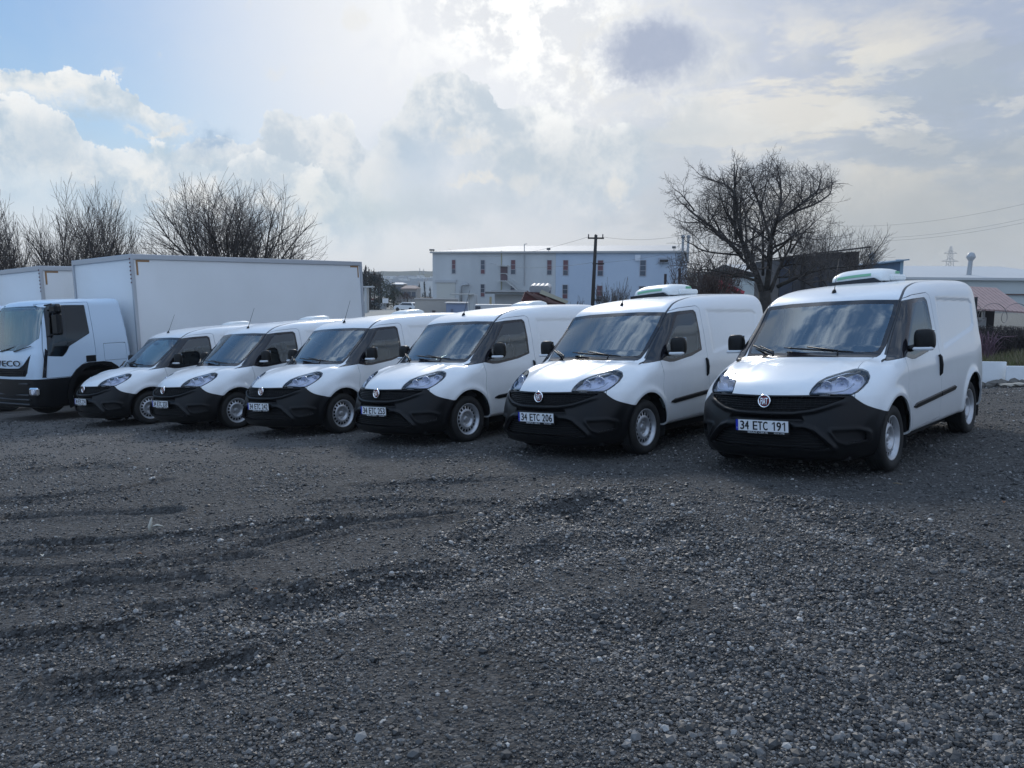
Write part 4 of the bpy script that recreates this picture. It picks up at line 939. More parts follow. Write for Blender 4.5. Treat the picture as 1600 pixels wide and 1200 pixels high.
cl = vnoise(xx*1.3, yy*1.3, 21)*.6+vnoise(xx*3.7, yy*3.7, 23)*.4
coarse = np.zeros(n0)
for pts, d, w in RUTW[-5:]: coarse = np.maximum(coarse, np.exp(-(sdl(xx, yy, pts)/(w*2.2))**2))
keep = r_.rand(n0) < np.clip(.30+1.3*(cl-.42)+.8*coarse, .10, 1); xx, yy, cl, coarse = xx[keep], yy[keep], cl[keep], coarse[keep]
ss = np.exp(r_.normal(math.log(.0043), .50, len(xx)))*(1+.45*coarse+.5*np.clip(cl-.45, 0, 1)); ss = np.clip(ss*(.75+.085*yy), .0022, .030)
P_ = np.stack([xx, yy, ground_z(xx, yy)+ss*.22], 1)
gv = scatter('gravel', P_, ss, [stone_mesh(i, flat=.62) for i in range(7)], STM); tag(gv, 'loose dark gravel covering the parking lot', 'gravel', kind='stuff')
# ------------------------------------------------------------------ background
def gz(x, y): return float(ground_z(np.array([x]), np.array([y]))[0])
def atg(px, Y): p = at(px, 455, Y); return p[0], Y, gz(p[0], Y)
def zof(px, py, Y): return at(px, py, Y)[2]
def T(x, y, z, rz=0): return Matrix.Translation((x, y, z)) @ Matrix.Rotation(rz, 4, 'Z')
BARK = mat('bark', (.040, .034, .030), .9, bump=(14, .01), var=(6, .5, (.075, .068, .06)))
TWIG = mat('twig', (.085, .072, .065), .9)
TWIGR = mat('twig_reddish', (.085, .058, .050), .9)
def branch(rnd, p, d, L, r, depth, out, params):
    """grow one limb as a wavy path; children leave it at angles; collects (points, radii, level)"""
    n = 6 if depth < 2 else (4 if depth < 3 else 2); pts = [p.copy()]; q = p.copy(); dd = d.copy(); up = params['up']; wob = params['wob']*(.55 if depth == 0 else 1)
    for i in range(n):
        dd = dd+rnd.normal(0, wob, 3)+np.array([0, 0, up*(.3 if depth < 1 else 1)]); dd /= np.linalg.norm(dd); q = q+dd*L/n; pts.append(q.copy())
    r1 = max(r*(.55 if depth == 0 else .4), params['rmin']); rs = np.linspace(r, r1, n+1); out.append((pts, rs, depth))
    if depth >= params['depth']: return
    lens, spc = params['lens'], params['spc']; k = max(2, int(L/spc[depth]))
    for i in range(k+1):
        t = (.30 if depth == 0 else .12)+(.88 if depth else .70)*(i+rnd.rand()*.8)/(k+1); t = min(t, .999)
        j = int(t*n); f = t*n-j; base = pts[j]*(1-f)+pts[j+1]*f; ax = pts[j+1]-pts[j]; ax /= np.linalg.norm(ax)
        v = rnd.normal(0, 1, 3); v[2] += .25; v -= ax*v.dot(ax); v /= np.linalg.norm(v)+1e-9; an = math.radians(params['ang']*(.65+.7*rnd.rand()))
        nd = ax*math.cos(an)+v*math.sin(an); nd /= np.linalg.norm(nd); l = lens[depth]*(.55+.75*rnd.rand())*(1.15-.45*t)
        if 'crown' in params:
            c, R_ = params['crown']; e = base+nd*l
            if (((e-c)/R_)**2).sum() > 1.05: l *= .4
        branch(rnd, base, nd, l, max(np.interp(t*n, range(n+1), rs)*.6, params['rmin']), depth+1, out, params)
    l = lens[depth]*(.7+.5*rnd.rand())
    if 'crown' in params:
        c, R_ = params['crown']; e = pts[-1]+dd*l
        if (((e-c)/R_)**2).sum() > 1.05: l *= .45
    branch(rnd, pts[-1], dd, l, r1, depth+1, out, params)
def tree(name, label, pos, limbs, params, seed, group=None, cat='tree', tm=None, trunk=None, bark=None, fit=None):
    rnd = np.random.RandomState(seed); out = []; root = empty(name, label, cat, Matrix.Translation(pos), group)
    tk = MB()
    if trunk: tk.path(trunk[0], trunk[1], 10)
    for p, d, L, r in limbs:
        d = np.array(d, float); branch(rnd, np.array(p, float), d/np.linalg.norm(d), L, r, 0, out, params)
    if fit:
        A = np.vstack([q[0] for q in out]); H, W = fit; zt = np.percentile(A[:, 2], 99.8); wx = np.percentile(np.abs(A[:, 0]), 99); z0_ = min(p[2] for p, *_ in limbs)
        sz = (H-z0_)/(zt-z0_); sx = W/wx
        for q in out: q[0][:] = [np.array([v[0]*sx, v[1]*sx, z0_+(v[2]-z0_)*sz]) for v in q[0]]
    cr = MB(); 
    for pts, rs, dep in out:
        if dep <= 1: tk.path(pts, rs, 6)
        elif dep <= 2: cr.path(pts, rs, 4)
        else: cr.path(pts[::2] if len(pts) > 4 else pts, [rs[0], (rs[0]+rs[-1])/2, rs[-1]][:len(pts[::2])] if len(pts) > 4 else rs, 3, False)
    tk.build('trunk', bark or BARK, root); c = cr.build('crown', tm or TWIG, root); return root
# big bare tree between the vans
Y = 33.; x0, _, z0 = atg(1197, Y)
def tp(px, py, dy=0.): p = at(px, py, Y+dy); return (p[0]-x0, dy, p[2]-z0)
tb = [(0, 0, -.1), tp(1197, 480), tp(1194, 455)]
prm = dict(up=.03, wob=.16, rmin=.0048, depth=4, lens=(1.7, 1.05, .62, .36), spc=(.50, .42, .30, .2), ang=50, crown=(np.array([0, 0, 4.6]), np.array([3.9, 3.4, 3.75])))
def limb(a, b, r, k=1., dya=0, dyb=0):
    a = np.array(tp(*a, dya)); b = np.array(tp(*b, dyb)); return (a, b-a, np.linalg.norm(b-a)*k, r)
limbs = [limb((1192, 458), (1150, 375), .15, 1.0, 0, .5), limb((1160, 400), (1085, 330), .085, 1.0, .4, 1.5), limb((1170, 420), (1138, 300), .085, 1.0, .3, -1.2), limb((1150, 375), (1147, 285), .07, 1.0, .5, .8),
         limb((1197, 455), (1210, 350), .14, 1.0, 0, -.4), limb((1210, 350), (1275, 305), .08, 1.0, -.4, -.9), limb((1205, 380), (1195, 290), .07, 1.0, -.3, .8), limb((1211, 352), (1235, 278), .06, 1.0, -.4, .6), limb((1212, 345), (1302, 290), .06, 1.0, -.4, .9),
         limb((1203, 455), (1235, 395), .10, 1.0, 0, .8), limb((1215, 448), (1262, 412), .09, 1.0, 0, -1.0), limb((1185, 440), (1105, 420), .06, 1.0, 0, -1.2), limb((1192, 430), (1188, 340), .06, 1.0, 0, 1.6), limb((1160, 400), (1090, 395), .05, 1.0, .4, -.6), limb((1235, 395), (1255, 350), .05, 1.0, .8, 1.5), limb((1165, 410), (1110, 360), .055, 1.0, .3, 2.0), limb((1085, 330), (1072, 300), .04, 1., 1.5, 1.7), limb((1147, 300), (1120, 275), .04, 1., .8, .4)]
tree('bare_tree', 'large bare spreading tree with dark forked trunk behind the two right vans', (x0, Y, z0), limbs, prm, 5, 'leafless trees', trunk=(tb, [.30, .25, .24]))
p_ = tp(1165, 447); p2_ = tp(1190, 452); st = MB().path([p_, p2_], [.10, .11], 8)
# fainter trees to the right of it
def simple_tree(name, label, px, Y, top_py, width_px, seed, group, n=7, r=.12, dens=(6, 5, 4, 3), lean=0., base_frac=.12, tm=None, cat='tree', rmin=.012, up=.08, ang=38, ratio=.55, depth=4, ls=1.):
    x, _, z = atg(px, Y); H = zof(px, top_py, Y)-z; W = width_px/F_PX*Y/2; rnd = np.random.RandomState(seed); limbs = []
    hb = H*base_frac
    for i in range(n):
        a = 2*PI*(i+rnd.rand()*.6)/n; sp = W*(.35+.45*rnd.rand()); L = H*(.44+.1*rnd.rand())
        limbs.append(((0, 0, hb*(.7+.6*rnd.rand())), (math.cos(a)*sp/ L*1.25+lean, math.sin(a)*sp/L*1.25, .95), L*.80, r*(.45+.25*rnd.rand())))
    return tree(name, label, (x, Y, z), limbs, dict(up=up, wob=.11, rmin=rmin, depth=depth, lens=(.26*H*ls, .17*H*ls, .11*H*ls, .05*H), spc=(.062*H, .050*H, .036*H, .03*H), ang=ang, crown=(np.array([0, 0, H*.58]), np.array([W, W, H*.44]))), seed, group, cat, tm, trunk=([(0, 0, -.2), (0, 0, hb*1.3)], [r*1.3, r*.9]), fit=(H, W))
simple_tree('bare_tree', 'slender bare tree with pale twigs right of the big bare tree, behind the dark shed', 1300, 46., 345, 150, 12, 'leafless trees', 6, .08, (5, 4, 3, 2), .15, .25, rmin=.006, depth=3)
simple_tree('bare_shrub', 'tangled bare shrub left of the big tree trunk', 1100, 40., 400, 110, 14, 'bare shrubs', 7, .04, (5, 5, 3), base_frac=.05, tm=TWIGR, cat='shrub', depth=3)
# trees behind the lorries
G = 'leafless trees'
simple_tree('bare_tree', 'wide bare tree with dense round crown behind the lorry box', 368, 42., 283, 232, 21, G, 13, .15, (7, 6, 5, 2), base_frac=.22, rmin=.0065, depth=3)
simple_tree('bare_tree', 'round topped bare tree behind the gap between both lorries', 136, 42., 290, 150, 22, G, 12, .12, (7, 6, 4, 2), base_frac=.15, rmin=.0065, ang=30, depth=3)
simple_tree('bare_tree', 'bare tree at the left edge behind the rear lorry', 14, 44., 330, 100, 23, G, 8, .12, (6, 5, 4, 2), base_frac=.18, rmin=.0065, depth=3)
simple_tree('bare_tree', 'tall thin bare tree cut by the left photo edge', -6, 52., 300, 60, 24, G, 5, .10, (6, 5, 3), base_frac=.3, rmin=.008, depth=3)
for px, tp_, wd, sd in ((-150, 310, 150, 81), (-330, 330, 140, 82)): simple_tree('bare_tree', 'bare tree of the row behind the lorries, further left', px, 46., tp_, wd, sd, G, 9, .12, base_frac=.18, rmin=.0065, depth=3)
for i, (px, tp_, wd, lb) in enumerate(((66, 385, 60, 'low bare tree just left of the round topped tree'), (224, 368, 50, 'low bare tree just right of the round topped tree'), (262, 384, 46, 'low bare thicket tree left of the wide bare tree'), (452, 386, 60, 'low bare tree at the right foot of the wide bare tree'))):
    simple_tree('bare_tree', lb, px, 50.+2*i, tp_, wd, 30+i, G, 6, .06, (6, 5, 4), base_frac=.1, rmin=.007, depth=3)
simple_tree('bare_shrub', 'thin bare shrub beside the utility pole in front of the factory', 958, 62., 440, 50, 41, 'bare shrubs', 12, .04, (4, 4), base_frac=.04, tm=TWIG, cat='shrub', depth=2, rmin=.010, up=.15, ang=22)
simple_tree('bare_shrub', 'small bare shrub left of the utility pole', 905, 64., 466, 30, 42, 'bare shrubs', 7, .03, (3, 3), base_frac=.04, tm=TWIGR, cat='shrub', depth=2, rmin=.010, up=.15, ang=24)

# ---- factory
FW = mat('factory_wall', (.50, .515, .52), .6, var=(.25, .7, (.40, .415, .42), (1, 1, .3)), bump=(6, .02, (3.4, 3.4, .0)))
FWB = mat('factory_wall_blue', (.44, .51, .60), .6, var=(.2, .6, (.38, .45, .55)), bump=(6, .02, (3.4, 3.4, .0)))
ROOFM = mat('roof_sheet', (.42, .415, .40), .6, var=(.4, .5, (.35, .345, .34)))
WINR = mat('window_reddish', (.13, .05, .06), .3); WIND = mat('window_dark', (.05, .06, .08), .15, coat=.5)
fL, fR = np.array(at(676, 455, 116.)[:2]), np.array(at(1066, 455, 108.)[:2]); fd = (fR-fL); FLn = np.linalg.norm(fd); fd /= FLn; fn_ = np.array([-fd[1], fd[0]])
fz0 = -2.4; fzt = (zof(676, 394, 116)+zof(1066, 391.5, 108))/2
fang = math.atan2(fd[1], fd[0]); fac = empty('factory_building', 'long two storey pale factory hall with narrow windows and low pitched roof', 'building', T(fL[0], fL[1], fz0, fang))
FH = fzt-fz0; DEP = 46.
def fpos(px, py):                                   # (along wall, height) of a pixel on the facade
    d = RG.T @ np.array([(px-800)/F_PX, -(py-600)/F_PX, 1.]); n = np.array([fn_[0], fn_[1], 0]); t = n.dot(np.array([fL[0], fL[1], 0])-CAMO)/n.dot(d); q = CAMO+d*t; return float((q[:2]-fL).dot(fd)), float(q[2]-fz0)
split_s = fpos(868, 430)[0]
MB().box((split_s/2, DEP/2, FH/2), (split_s, DEP, FH)).build('wall', FW, fac)
MB().box(((split_s+FLn)/2+.01, DEP/2+.02, FH/2), (FLn-split_s, DEP, FH)).build('wall', FWB, fac)
rl_ = FH+2.1
rf = MB(); rf.add([(-.3, -.35, FH+.02), (FLn+.3, -.35, FH+.02), (FLn+.3, DEP/2, rl_), (6, DEP/2, rl_), (FLn+.3, DEP+.35, FH+.02), (-.3, DEP+.35, FH+.02), (-.3, -.35, FH-.22), (FLn+.3, -.35, FH-.22)], [(0, 1, 2, 3), (3, 2, 4, 5), (0, 3, 5), (6, 7, 1, 0), (1, 7, 4, 2)]); rf.build('roof', ROOFM, fac)
MB().add([(FLn+.02, 0, FH), (FLn+.02, DEP, FH), (FLn+.02, DEP/2, rl_-.1)], [(0, 1, 2)]).build('gable_wall', FWB, fac)
pxw = lambda i: 640+i/3.478
pyw = lambda j: 340+j/3.478
for cx, a, b, mm, w in ((240, 230, 304, WINR, 20), (398, 231, 306, WIND, 22), (563, 230, 308, WINR, 24), (760, 231, 311, WINR, 24), (848, 231, 313, WINR, 26), (1037, 232, 317, WINR, 28), (1268, 232, 317, WIND, 30),
                     (397, 362, 430, WIND, 22), (560, 370, 400, WIND, 22), (755, 372, 432, WIND, 24), (845, 365, 440, WIND, 26), (1032, 370, 455, WINR, 28), (1262, 373, 430, WIND, 30)):
    s0, h1 = fpos(pxw(cx-w/2), pyw(a)); s1, h0 = fpos(pxw(cx+w/2), pyw(b)); w_ = s1-s0; f = MB()
    fr = MB()
    for x_ in (s0, s1): fr.box((x_, -.03, (h0+h1)/2), (.07, .08, h1-h0+.07))
    for h_ in (h0, h0+(h1-h0)*.33, h0+(h1-h0)*.66, h1): fr.box(((s0+s1)/2, -.035, h_), (w_, .06, .06))
    wo = fr.build('window', mat('window_frame_grey', (.35, .34, .36), .5), fac)
    MB().box(((s0+s1)/2, -.012, (h0+h1)/2), (w_, .03, h1-h0)).build('pane', mm, wo)
    MB().box(((s0+s1)/2, -.014-.004, h0+(h1-h0)*.17), (w_-.08, .03, (h1-h0)*.30)).build('pane', WINR if mm is WIND and cx < 1200 else WIND, wo)
s0, h1 = fpos(pxw(148), pyw(350)); s1, h0 = fpos(pxw(248), pyw(445))
MB().box(((s0+s1)/2, -.04, (h0+h1)/2), (s1-s0, .08, h1-h0)).build('roller_door', mat('roller_door', (.46, .455, .42), .6, bump=(2, .02, (0, 0, 9))), fac); MB().box(((s0+s1)/2, -.10, h1+.1), (s1-s0+.4, .2, .35)).build('door_hood', mat('hood', (.40, .41, .42), .6), fac)
def onf(i, j): return fpos(pxw(i), pyw(j))
GALV = mat('galvanised', (.36, .37, .38), .5, metal=.3)
s_, h_ = onf(625, 145); s2, h2 = onf(625, 370); MB().tube((s_, -.12, h2), (s_, -.12, h_), .06, n=6).tube((s_, -.12, h_), (s_+.4, -.3, h_+.05), .05, n=6).build('drain_pipe', GALV, fac)
s_, h_ = onf(500, 180); s2, h2 = onf(500, 400); MB().box((s_, -.05, (h_+h2)/2), (.12, .1, h_-h2)).build('rusty_strip', mat('rust', (.32, .30, .20), .8), fac)
# steel stair
s0, h0 = onf(513, 343); sm_ = MB(); st_ = MB()
dtop = onf(513, 268)[1]; MB().box((s0, -.06, (h0+dtop)/2), (1.0, .1, dtop-h0)).build('stair_door', mat('stair_door', (.12, .08, .09), .5), fac)
s1, h1 = onf(600, 398); lad = MB()
for y in (-.4, -1.3): lad.tube((s0+.5, y, h0), (s1, y, h1), .07, n=4); lad.tube((s0+.5, y, h0+1), (s1, y, h1+1), .035, n=4); lad.tube((s0-.6, y, h0+1), (s0+.5, y, h0+1), .035, n=4)
lad.box((s0, -.85, h0-.05), (1.5, 1.2, .10)); lad.box((s0, -.6, dtop+.15), (1.4, .9, .10))
for k in range(12):
    q = (k+.5)/12; lad.box((s0+.5+(s1-s0-.5)*q, -.85, h0+(h1-h0)*q), (.28, .9, .04))
lad.build('steel_stair', mat('stair_paint', (.50, .51, .50), .6), fac)
# ducts, lights, air conditioner, chimney pair
s0, h0 = onf(285, 415); s1, h1 = onf(328, 365); MB().path([(s0, -.6, h0-1.2), (s0, -.6, h1-.3), (s0+.25, -.6, h1), (s1, -.6, h1)], .22, 8).build('duct', GALV, fac)
for i, j in ((757, 171), (1437, 162)):
    s_, h_ = onf(i, j); o = MB(); o.tube((s_, -.1, h_-.5), (s_, -.1, h_-.1), .04, n=5); o.box((s_, -.25, h_), (.5, .35, .3), b=.05); o.build('floodlight', mat('flood', (.10, .10, .10), .5), fac)
for i, k in ((118, 0), (130, 1)):
    s_, h_ = onf(i, 178); o = MB(); o.tube((s_, .1, h_-.4), (s_, -.1, h_), .04, n=5); o.box((s_, -.2, h_+.05), (.35, .45, .22), b=.04); o.build('floodlight', mat('flood', (.10, .10, .10), .5), fac)
s_, h_ = onf(1383, 232); MB().box((s_, -.3, h_), (1.5, .5, .75), b=.05).build('air_conditioner', mat('ac', (.30, .33, .38), .6), fac); MB().box((s_, -.58, h_-.08), (1.1, .06, .3)).build('air_conditioner_slot', DARK, fac)
s_, h_ = onf(1240, 218); MB().box((s_, -.1, h_), (.75, .12, .8)).build('white_board', mat('board', (.62, .65, .70), .6), fac)
s0, h0 = onf(1497, 235); s1, h1 = onf(1497, 115)
for dx in (-.35, .35): MB().tube((s0+dx, -.5, h0), (s0+dx, -.5, h1), .17, n=10).lathe([(.001, h1+.5), (.27, h1+.38), (.27, h1+.1), (.17, h1)], c=(s0+dx, -.5, 0), axis=2, n=10).build('flue', GALV, fac)
# yard in front: canopies, wall, containers, collapsed roof
def place(name, mb, m, label, cat, px, Y, group=None, z=None, rz=0.):
    x, y, g = atg(px, Y); o = mb.build(name, m, None, T(x, y, g if z is None else z, rz)); return tag(o, label, cat, group)
BEI = mat('beige_wall', (.40, .375, .34), .8, var=(.4, .6, (.33, .31, .285)), bump=(3, .02))
def boxpx(px0, px1, pytop, Y, depth, base=None):
    x0_, x1_ = at(px0, 455, Y)[0], at(px1, 455, Y)[0]; xm = (x0_+x1_)/2; g = gz(xm, Y)-.3 if base is None else base; zt = zof((px0+px1)/2, pytop, Y); return xm, g, x1_-x0_, zt-g, depth
def boxthing(name, px0, px1, pytop, Y, depth, m, label, cat, group=None, base=None, parts=None):
    xm, g, w, h, dp = boxpx(px0, px1, pytop, Y, depth, base); e = empty(name, label, cat, T(xm, Y, g), group); MB().box((0, dp/2, h/2), (w, dp, h), b=.02).build(parts or 'body', m, e); return e, w, h
e, w, h = boxthing('garden_wall', 648, 716, 468, 84., .3, BEI, 'low beige yard wall with a small door left of the factory', 'wall', parts='wall'); MB().box((0, .15, h+.06), (w+.1, .5, .12)).build('coping', mat('coping', (.44, .42, .40), .8), e); MB().box((-w/2+2.0, -.03, 1.5), (.35, .06, .9)).build('meter_box', mat('dark_box', (.06, .04, .04), .6), e)
e, w, h = boxthing('container', 697, 728, 474, 80., 3., mat('cont_blue', (.20, .25, .36), .6), 'grey blue container beside the beige yard wall', 'container'); MB().box((-w*.2, -.05, h*.45), (w*.12, .08, h*.7)).build('door', mat('cont_door', (.12, .14, .2), .5), e); MB().box((w*.28, -.05, h*.45), (w*.25, .08, h*.45)).build('window', mat('cont_win', (.16, .17, .38), .3), e); MB().box((0, 1.5, h+.05), (w+.3, 3.3, .1)).build('roof', mat('cont_roof', (.45, .46, .47), .6), e)
e, w, h = boxthing('annex_shed', 773, 820, 460, 92., 6., mat('annex', (.50, .51, .51), .6, var=(.5, .4, (.44, .45, .45))), 'low white annex with dark flat canopy below the steel stair', 'shed', parts='wall'); MB().box((-w*.05, 2.0, h+.18), (w*1.5, 8, .22)).build('canopy', mat('canopy', (.10, .11, .11), .7), e); MB().box((0, -2, h+.42), (w*1.2, .15, .12)).build('rail', GALV, e); MB().box((-w*.62, -2.0, h*.45), (.25, .25, h*.95)).build('post', mat('post_y', (.36, .30, .18), .8), e)
e, w, h = boxthing('loading_canopy', 703, 740, 459, 98., 3., mat('canopy2', (.36, .37, .36), .7), 'thin grey loading canopy below the factory duct', 'canopy', base=zof(720, 461, 98.), parts='roof'); MB().tube((w*.3, 1, -2.6), (w*.3, 1, 0), .15, n=8).tube((w*.48, 1, -3.2), (w*.48, 1, .1), .5, n=10).build('post', mat('post_w', (.48, .49, .49), .6), e)
e, w, h = boxthing('parked_bus', 742, 800, 476, 74., 2.2, mat('bus_roof', (.55, .56, .56), .5), 'white roofed minibus just above the van roofs in front of the factory', 'bus'); MB().box((-w*.42, -.03, h-.35), (w*.14, .06, .4)).build('window', WIND, e)
# collapsed roof / tipper heap
RUS = mat('rust_red', (.090, .022, .020), .8, var=(1.2, .6, (.05, .02, .02)))
x, y, g = atg(842, 70.); e = empty('collapsed_shed', 'collapsed shed with dark red sheets and a pale roof beam below the stair', 'shed', T(x, y, g))
zr = lambda py: zof(842, py, 70.)-g; xr = lambda px: at(px, 455, 70.)[0]-x
MB().prism([(xr(814), zr(474)), (xr(821), zr(456)), (xr(845), zr(457)), (xr(884), zr(473)), (xr(884), -.5), (xr(814), -.5)], 0, 5, axis=1).build('wall', RUS, e)
MB().prism([(xr(846), zr(452.5)), (xr(888), zr(470)), (xr(886), zr(474.5)), (xr(843), zr(458.5))], -.4, .1, axis=1).build('roof_beam', mat('beam_cream', (.42, .40, .31), .7), e)
sh = MB(); rnd = np.random.RandomState(4)
for k in range(9): sh.box((xr(835+5*k), -.1-.05*k, zr(463+1.5*k)), (1.6, .05, .18), R=Matrix.Rotation(.25+.3*rnd.rand(), 3, 'Y'))
sh.build('broken_sheet', mat('sheet_mix', (.17, .10, .09), .8), e); tb_ = MB()
for k in range(4): tb_.tube((xr(833+7*k), .5, zr(452)), (xr(837+7*k), 2.5, zr(448)), .35, n=8)
tb_.build('vent_pipe', GALV, e)
# utility pole and wires
x, y, g = atg(927, 62.); pz = zof(929, 367, 62.); WOODM = mat('pole_wood', (.030, .026, .024), .9, bump=(8, .01))
pl = empty('utility_pole', 'dark utility pole with crossbar standing before the factory', 'pole', T(x, y, g))
MB().path([(-.10, 0, -.3), (0, 0, (pz-g)*.5), (.12, 0, pz-g)], [.16, .145, .12], 10).build('pole', WOODM, pl)
H_ = pz-g; cb = MB(); cb.box((.12, 0, H_-.25), (1.25, .12, .12)); cb.box((.35, 0, H_-2.2), (.9, .1, .1)); cb.box((.30, 0, H_-5.0), (.6, .1, .1)); cb.build('crossbar', WOODM, pl)
ins = MB()
for dx in (-.45, .1, .65): ins.tube((dx, 0, H_-.2), (dx, 0, H_+.05), .05, n=6)
ins.build('insulator', mat('insul', (.08, .07, .07), .4), pl)
WIRE = mat('wire', (.05, .05, .055), .6); WIREF = mat('wire_grey', (.16, .165, .17), .6)
def wire(p0, p1, sag, r, label, m=WIRE, n=24):
    p0, p1 = np.array(p0, float), np.array(p1, float); t = np.linspace(0, 1, n)[:, None]; P = p0*(1-t)+p1*t; P[:, 2] -= (sag*4*t*(1-t))[:, 0]
    return tag(MB().path(P, r, 4).build('wire', m), label, 'wire', 'overhead wires')
a = np.array((x, y, pz-.15)); b2 = np.array((x, y, pz-2.1))
wire(a+[.65, 0, 0], at(1090, 362, 66.), .4, .008, 'upper overhead wire running right from the utility pole'); wire(b2+[.7, 0, 0], at(1100, 379, 66.), .3, .007, 'lower overhead wire running right from the utility pole')
wire(a+[-.45, 0, 0], at(700, 388, 150.), 1.5, .010, 'overhead wire falling left from the utility pole top'); wire(b2, at(720, 391, 150.), 1.5, .009, 'overhead wire falling left from the lower crossbar')
wire(at(1290, 352, 130.), at(1640, 309, 95.), 1.2, .013, 'highest of three long wires across the right sky', WIREF); wire(at(1290, 370, 130.), at(1640, 333, 95.), 1.2, .013, 'middle of three long wires across the right sky', WIREF); wire(at(1290, 374, 130.), at(1640, 339, 95.), 1.2, .013, 'lowest of three long wires across the right sky', WIREF)
for px, tpp, lb in ((1039, 428, 'shorter dark steel post left of the bare shrub'), (1061, 419, 'taller dark steel post beside the bare shrub')):
    x, y, g = atg(px, 58.); tag(MB().box((0, 0, (zof(px, tpp, 58.)-g)/2), (.17, .17, zof(px, tpp, 58.)-g), b=.01).build('steel_post', mat('dark_post', (.035, .025, .03), .7), None, T(x, y, g)), lb, 'post', 'dark steel posts')
# ---- dark shed, blue hut, red machine, right warehouse
SHD = mat('shed_sheet', (.055, .055, .060), .8, var=(.7, .7, (.11, .105, .11), (1, 1, .5)), bump=(5, .03, (2.5, 2.5, 0)))
x, y, g = atg(1283, 50.); e = empty('metal_shed', 'dark weathered sheet metal shed with roof rising to the right', 'shed', T(x, y, g)); X_ = lambda px: at(px, 455, 50.)[0]-x; Z_ = lambda py: zof(1283, py, 50.)-g
xs_ = [1218, 1238, 1252, 1270, 1285, 1302, 1313]
for i in range(6):
    a0, a1 = xs_[i], xs_[i+1]; t0, t1 = (a0-1218)/127., (a1-1218)/127.
    MB().prism([(X_(a0)+.015, 0), (X_(a1)-.015, 0), (X_(a1)-.015, Z_(404-15*t1)), (X_(a0)+.015, Z_(404-15*t0))], -.03*(i % 2), .05-.03*(i % 2), axis=1).build('wall_panel', SHD if i % 3 else mat('shed_sheet_b', (.05, .06, .085), .8, var=(.9, .6, (.09, .09, .10))), e)
MB().prism([(X_(1313), 0), (X_(1342), 0), (X_(1342), Z_(395)), (X_(1313), Z_(399))], .5, .6, axis=1).build('wall_panel', mat('shed_dark', (.022, .016, .022), .8), e)
MB().prism([(X_(1219), 0), (X_(1341), 0), (X_(1341), Z_(391)), (X_(1219), Z_(405))], .7, .8, axis=1).build('inner_wall', SHD, e)
MB().box((X_(1342), 2.6, Z_(392)/2), (.12, 4.4, Z_(392))).build('side_wall', SHD, e); MB().box((X_(1218), 2.6, Z_(405)/2), (.1, 5, Z_(405))).build('side_wall', SHD, e)
MB().prism([(X_(1214), Z_(404.5)), (X_(1352), Z_(387)), (X_(1352), Z_(384.5)), (X_(1214), Z_(402.5))], -.5, 5.5, axis=1).build('roof', mat('shed_roof', (.06, .055, .055), .8), e)
for px in (1255, 1281, 1314): MB().box((X_(px), -.10, Z_(430)), (.12, .12, Z_(402)-Z_(466))).build('post', mat('shed_post', (.03, .028, .03), .8), e)
x, y, g = atg(1376, 62.); X_ = lambda px: at(px, 455, 62.)[0]-x; Z_ = lambda py: zof(1376, py, 62.)-g
e = empty('blue_hut', 'blue sheet metal hut with slanting roof behind the cooling unit', 'shed', T(x, y, g))
MB().prism([(X_(1340), 0), (X_(1404), 0), (X_(1404), Z_(408)), (X_(1340), Z_(416))], 0, 5, axis=1).build('wall', mat('blue_sheet', (.075, .13, .21), .6, bump=(5, .03, (2.5, 2.5, 0))), e)
MB().prism([(X_(1338), Z_(417)), (X_(1414), Z_(406.5)), (X_(1414), Z_(404.5)), (X_(1338), Z_(415))], -.4, 5.4, axis=1).build('roof', mat('blue_roof', (.16, .24, .32), .5), e)
MB().box((X_(1405.5), .3, Z_(418)), (.5, .3, Z_(406)-Z_(432))).build('corner_board', mat('light_blue', (.28, .42, .52), .5), e)
MB().tube((X_(1377), 2, Z_(412)), (X_(1377), 2, Z_(403)), .13, n=8).lathe([(.001, .55), (.22, .45), (.28, .25), (.2, .05), (.13, 0)], c=(X_(1377), 2, Z_(403)), axis=2, n=12).build('roof_ventilator', GALV, e)
x, y, g = atg(1130, 45.); X_ = lambda px: at(px, 455, 45.)[0]-x; Z_ = lambda py: zof(1130, py, 45.)-g
e = empty('red_machine', 'dark red crusher box with bright red sloping beams beside the tree', 'machine', T(x, y, g)); DR = mat('dark_red', (.045, .012, .012), .7, var=(1.5, .5, (.03, .014, .014)))
MB().box(((X_(1114)+X_(1145))/2, .8, Z_(428)/2), (X_(1145)-X_(1114), 1.5, Z_(428)), b=.04).build('body', DR, e)
RD = mat('bright_red', (.26, .018, .03), .6)
for a, b, th, m_ in (((1118, 440), (1158, 459), .16, RD), ((1116, 444), (1140, 462), .13, RD), ((1108, 443), (1150, 463), .07, mat('white_beam', (.6, .58, .56), .6)), ((1113, 448), (1126, 462), .07, mat('white_beam', (.6, .58, .56), .6))):
    MB().path([(X_(a[0]), -.3, Z_(a[1])), (X_(b[0]), -.5, Z_(b[1]))], th, 4, False).build('beam', m_, e)
MB().box((X_(1141), -.6, Z_(446.5)), (X_(1154)-X_(1130), .05, .05)).build('rail', GALV, e)
WHW = mat('warehouse_wall', (.47, .50, .49), .7, var=(.15, .5, (.42, .45, .445))); WHR = mat('warehouse_roof', (.50, .505, .50), .55, var=(.12, .5, (.45, .455, .45)), bump=(1, .03, (2.2, 0, 0)))
Yw = 84.; x0_, x1_ = at(1196, 455, Yw)[0], at(1700, 455, Yw)[0]; zb_, ze_, zr_ = -1.2, zof(1500, 434, Yw), zof(1500, 416, Yw+16)
e = empty('warehouse', 'long low warehouse with pale grey roof at the right edge', 'building', T(x0_, Yw, zb_)); Lw = x1_-x0_
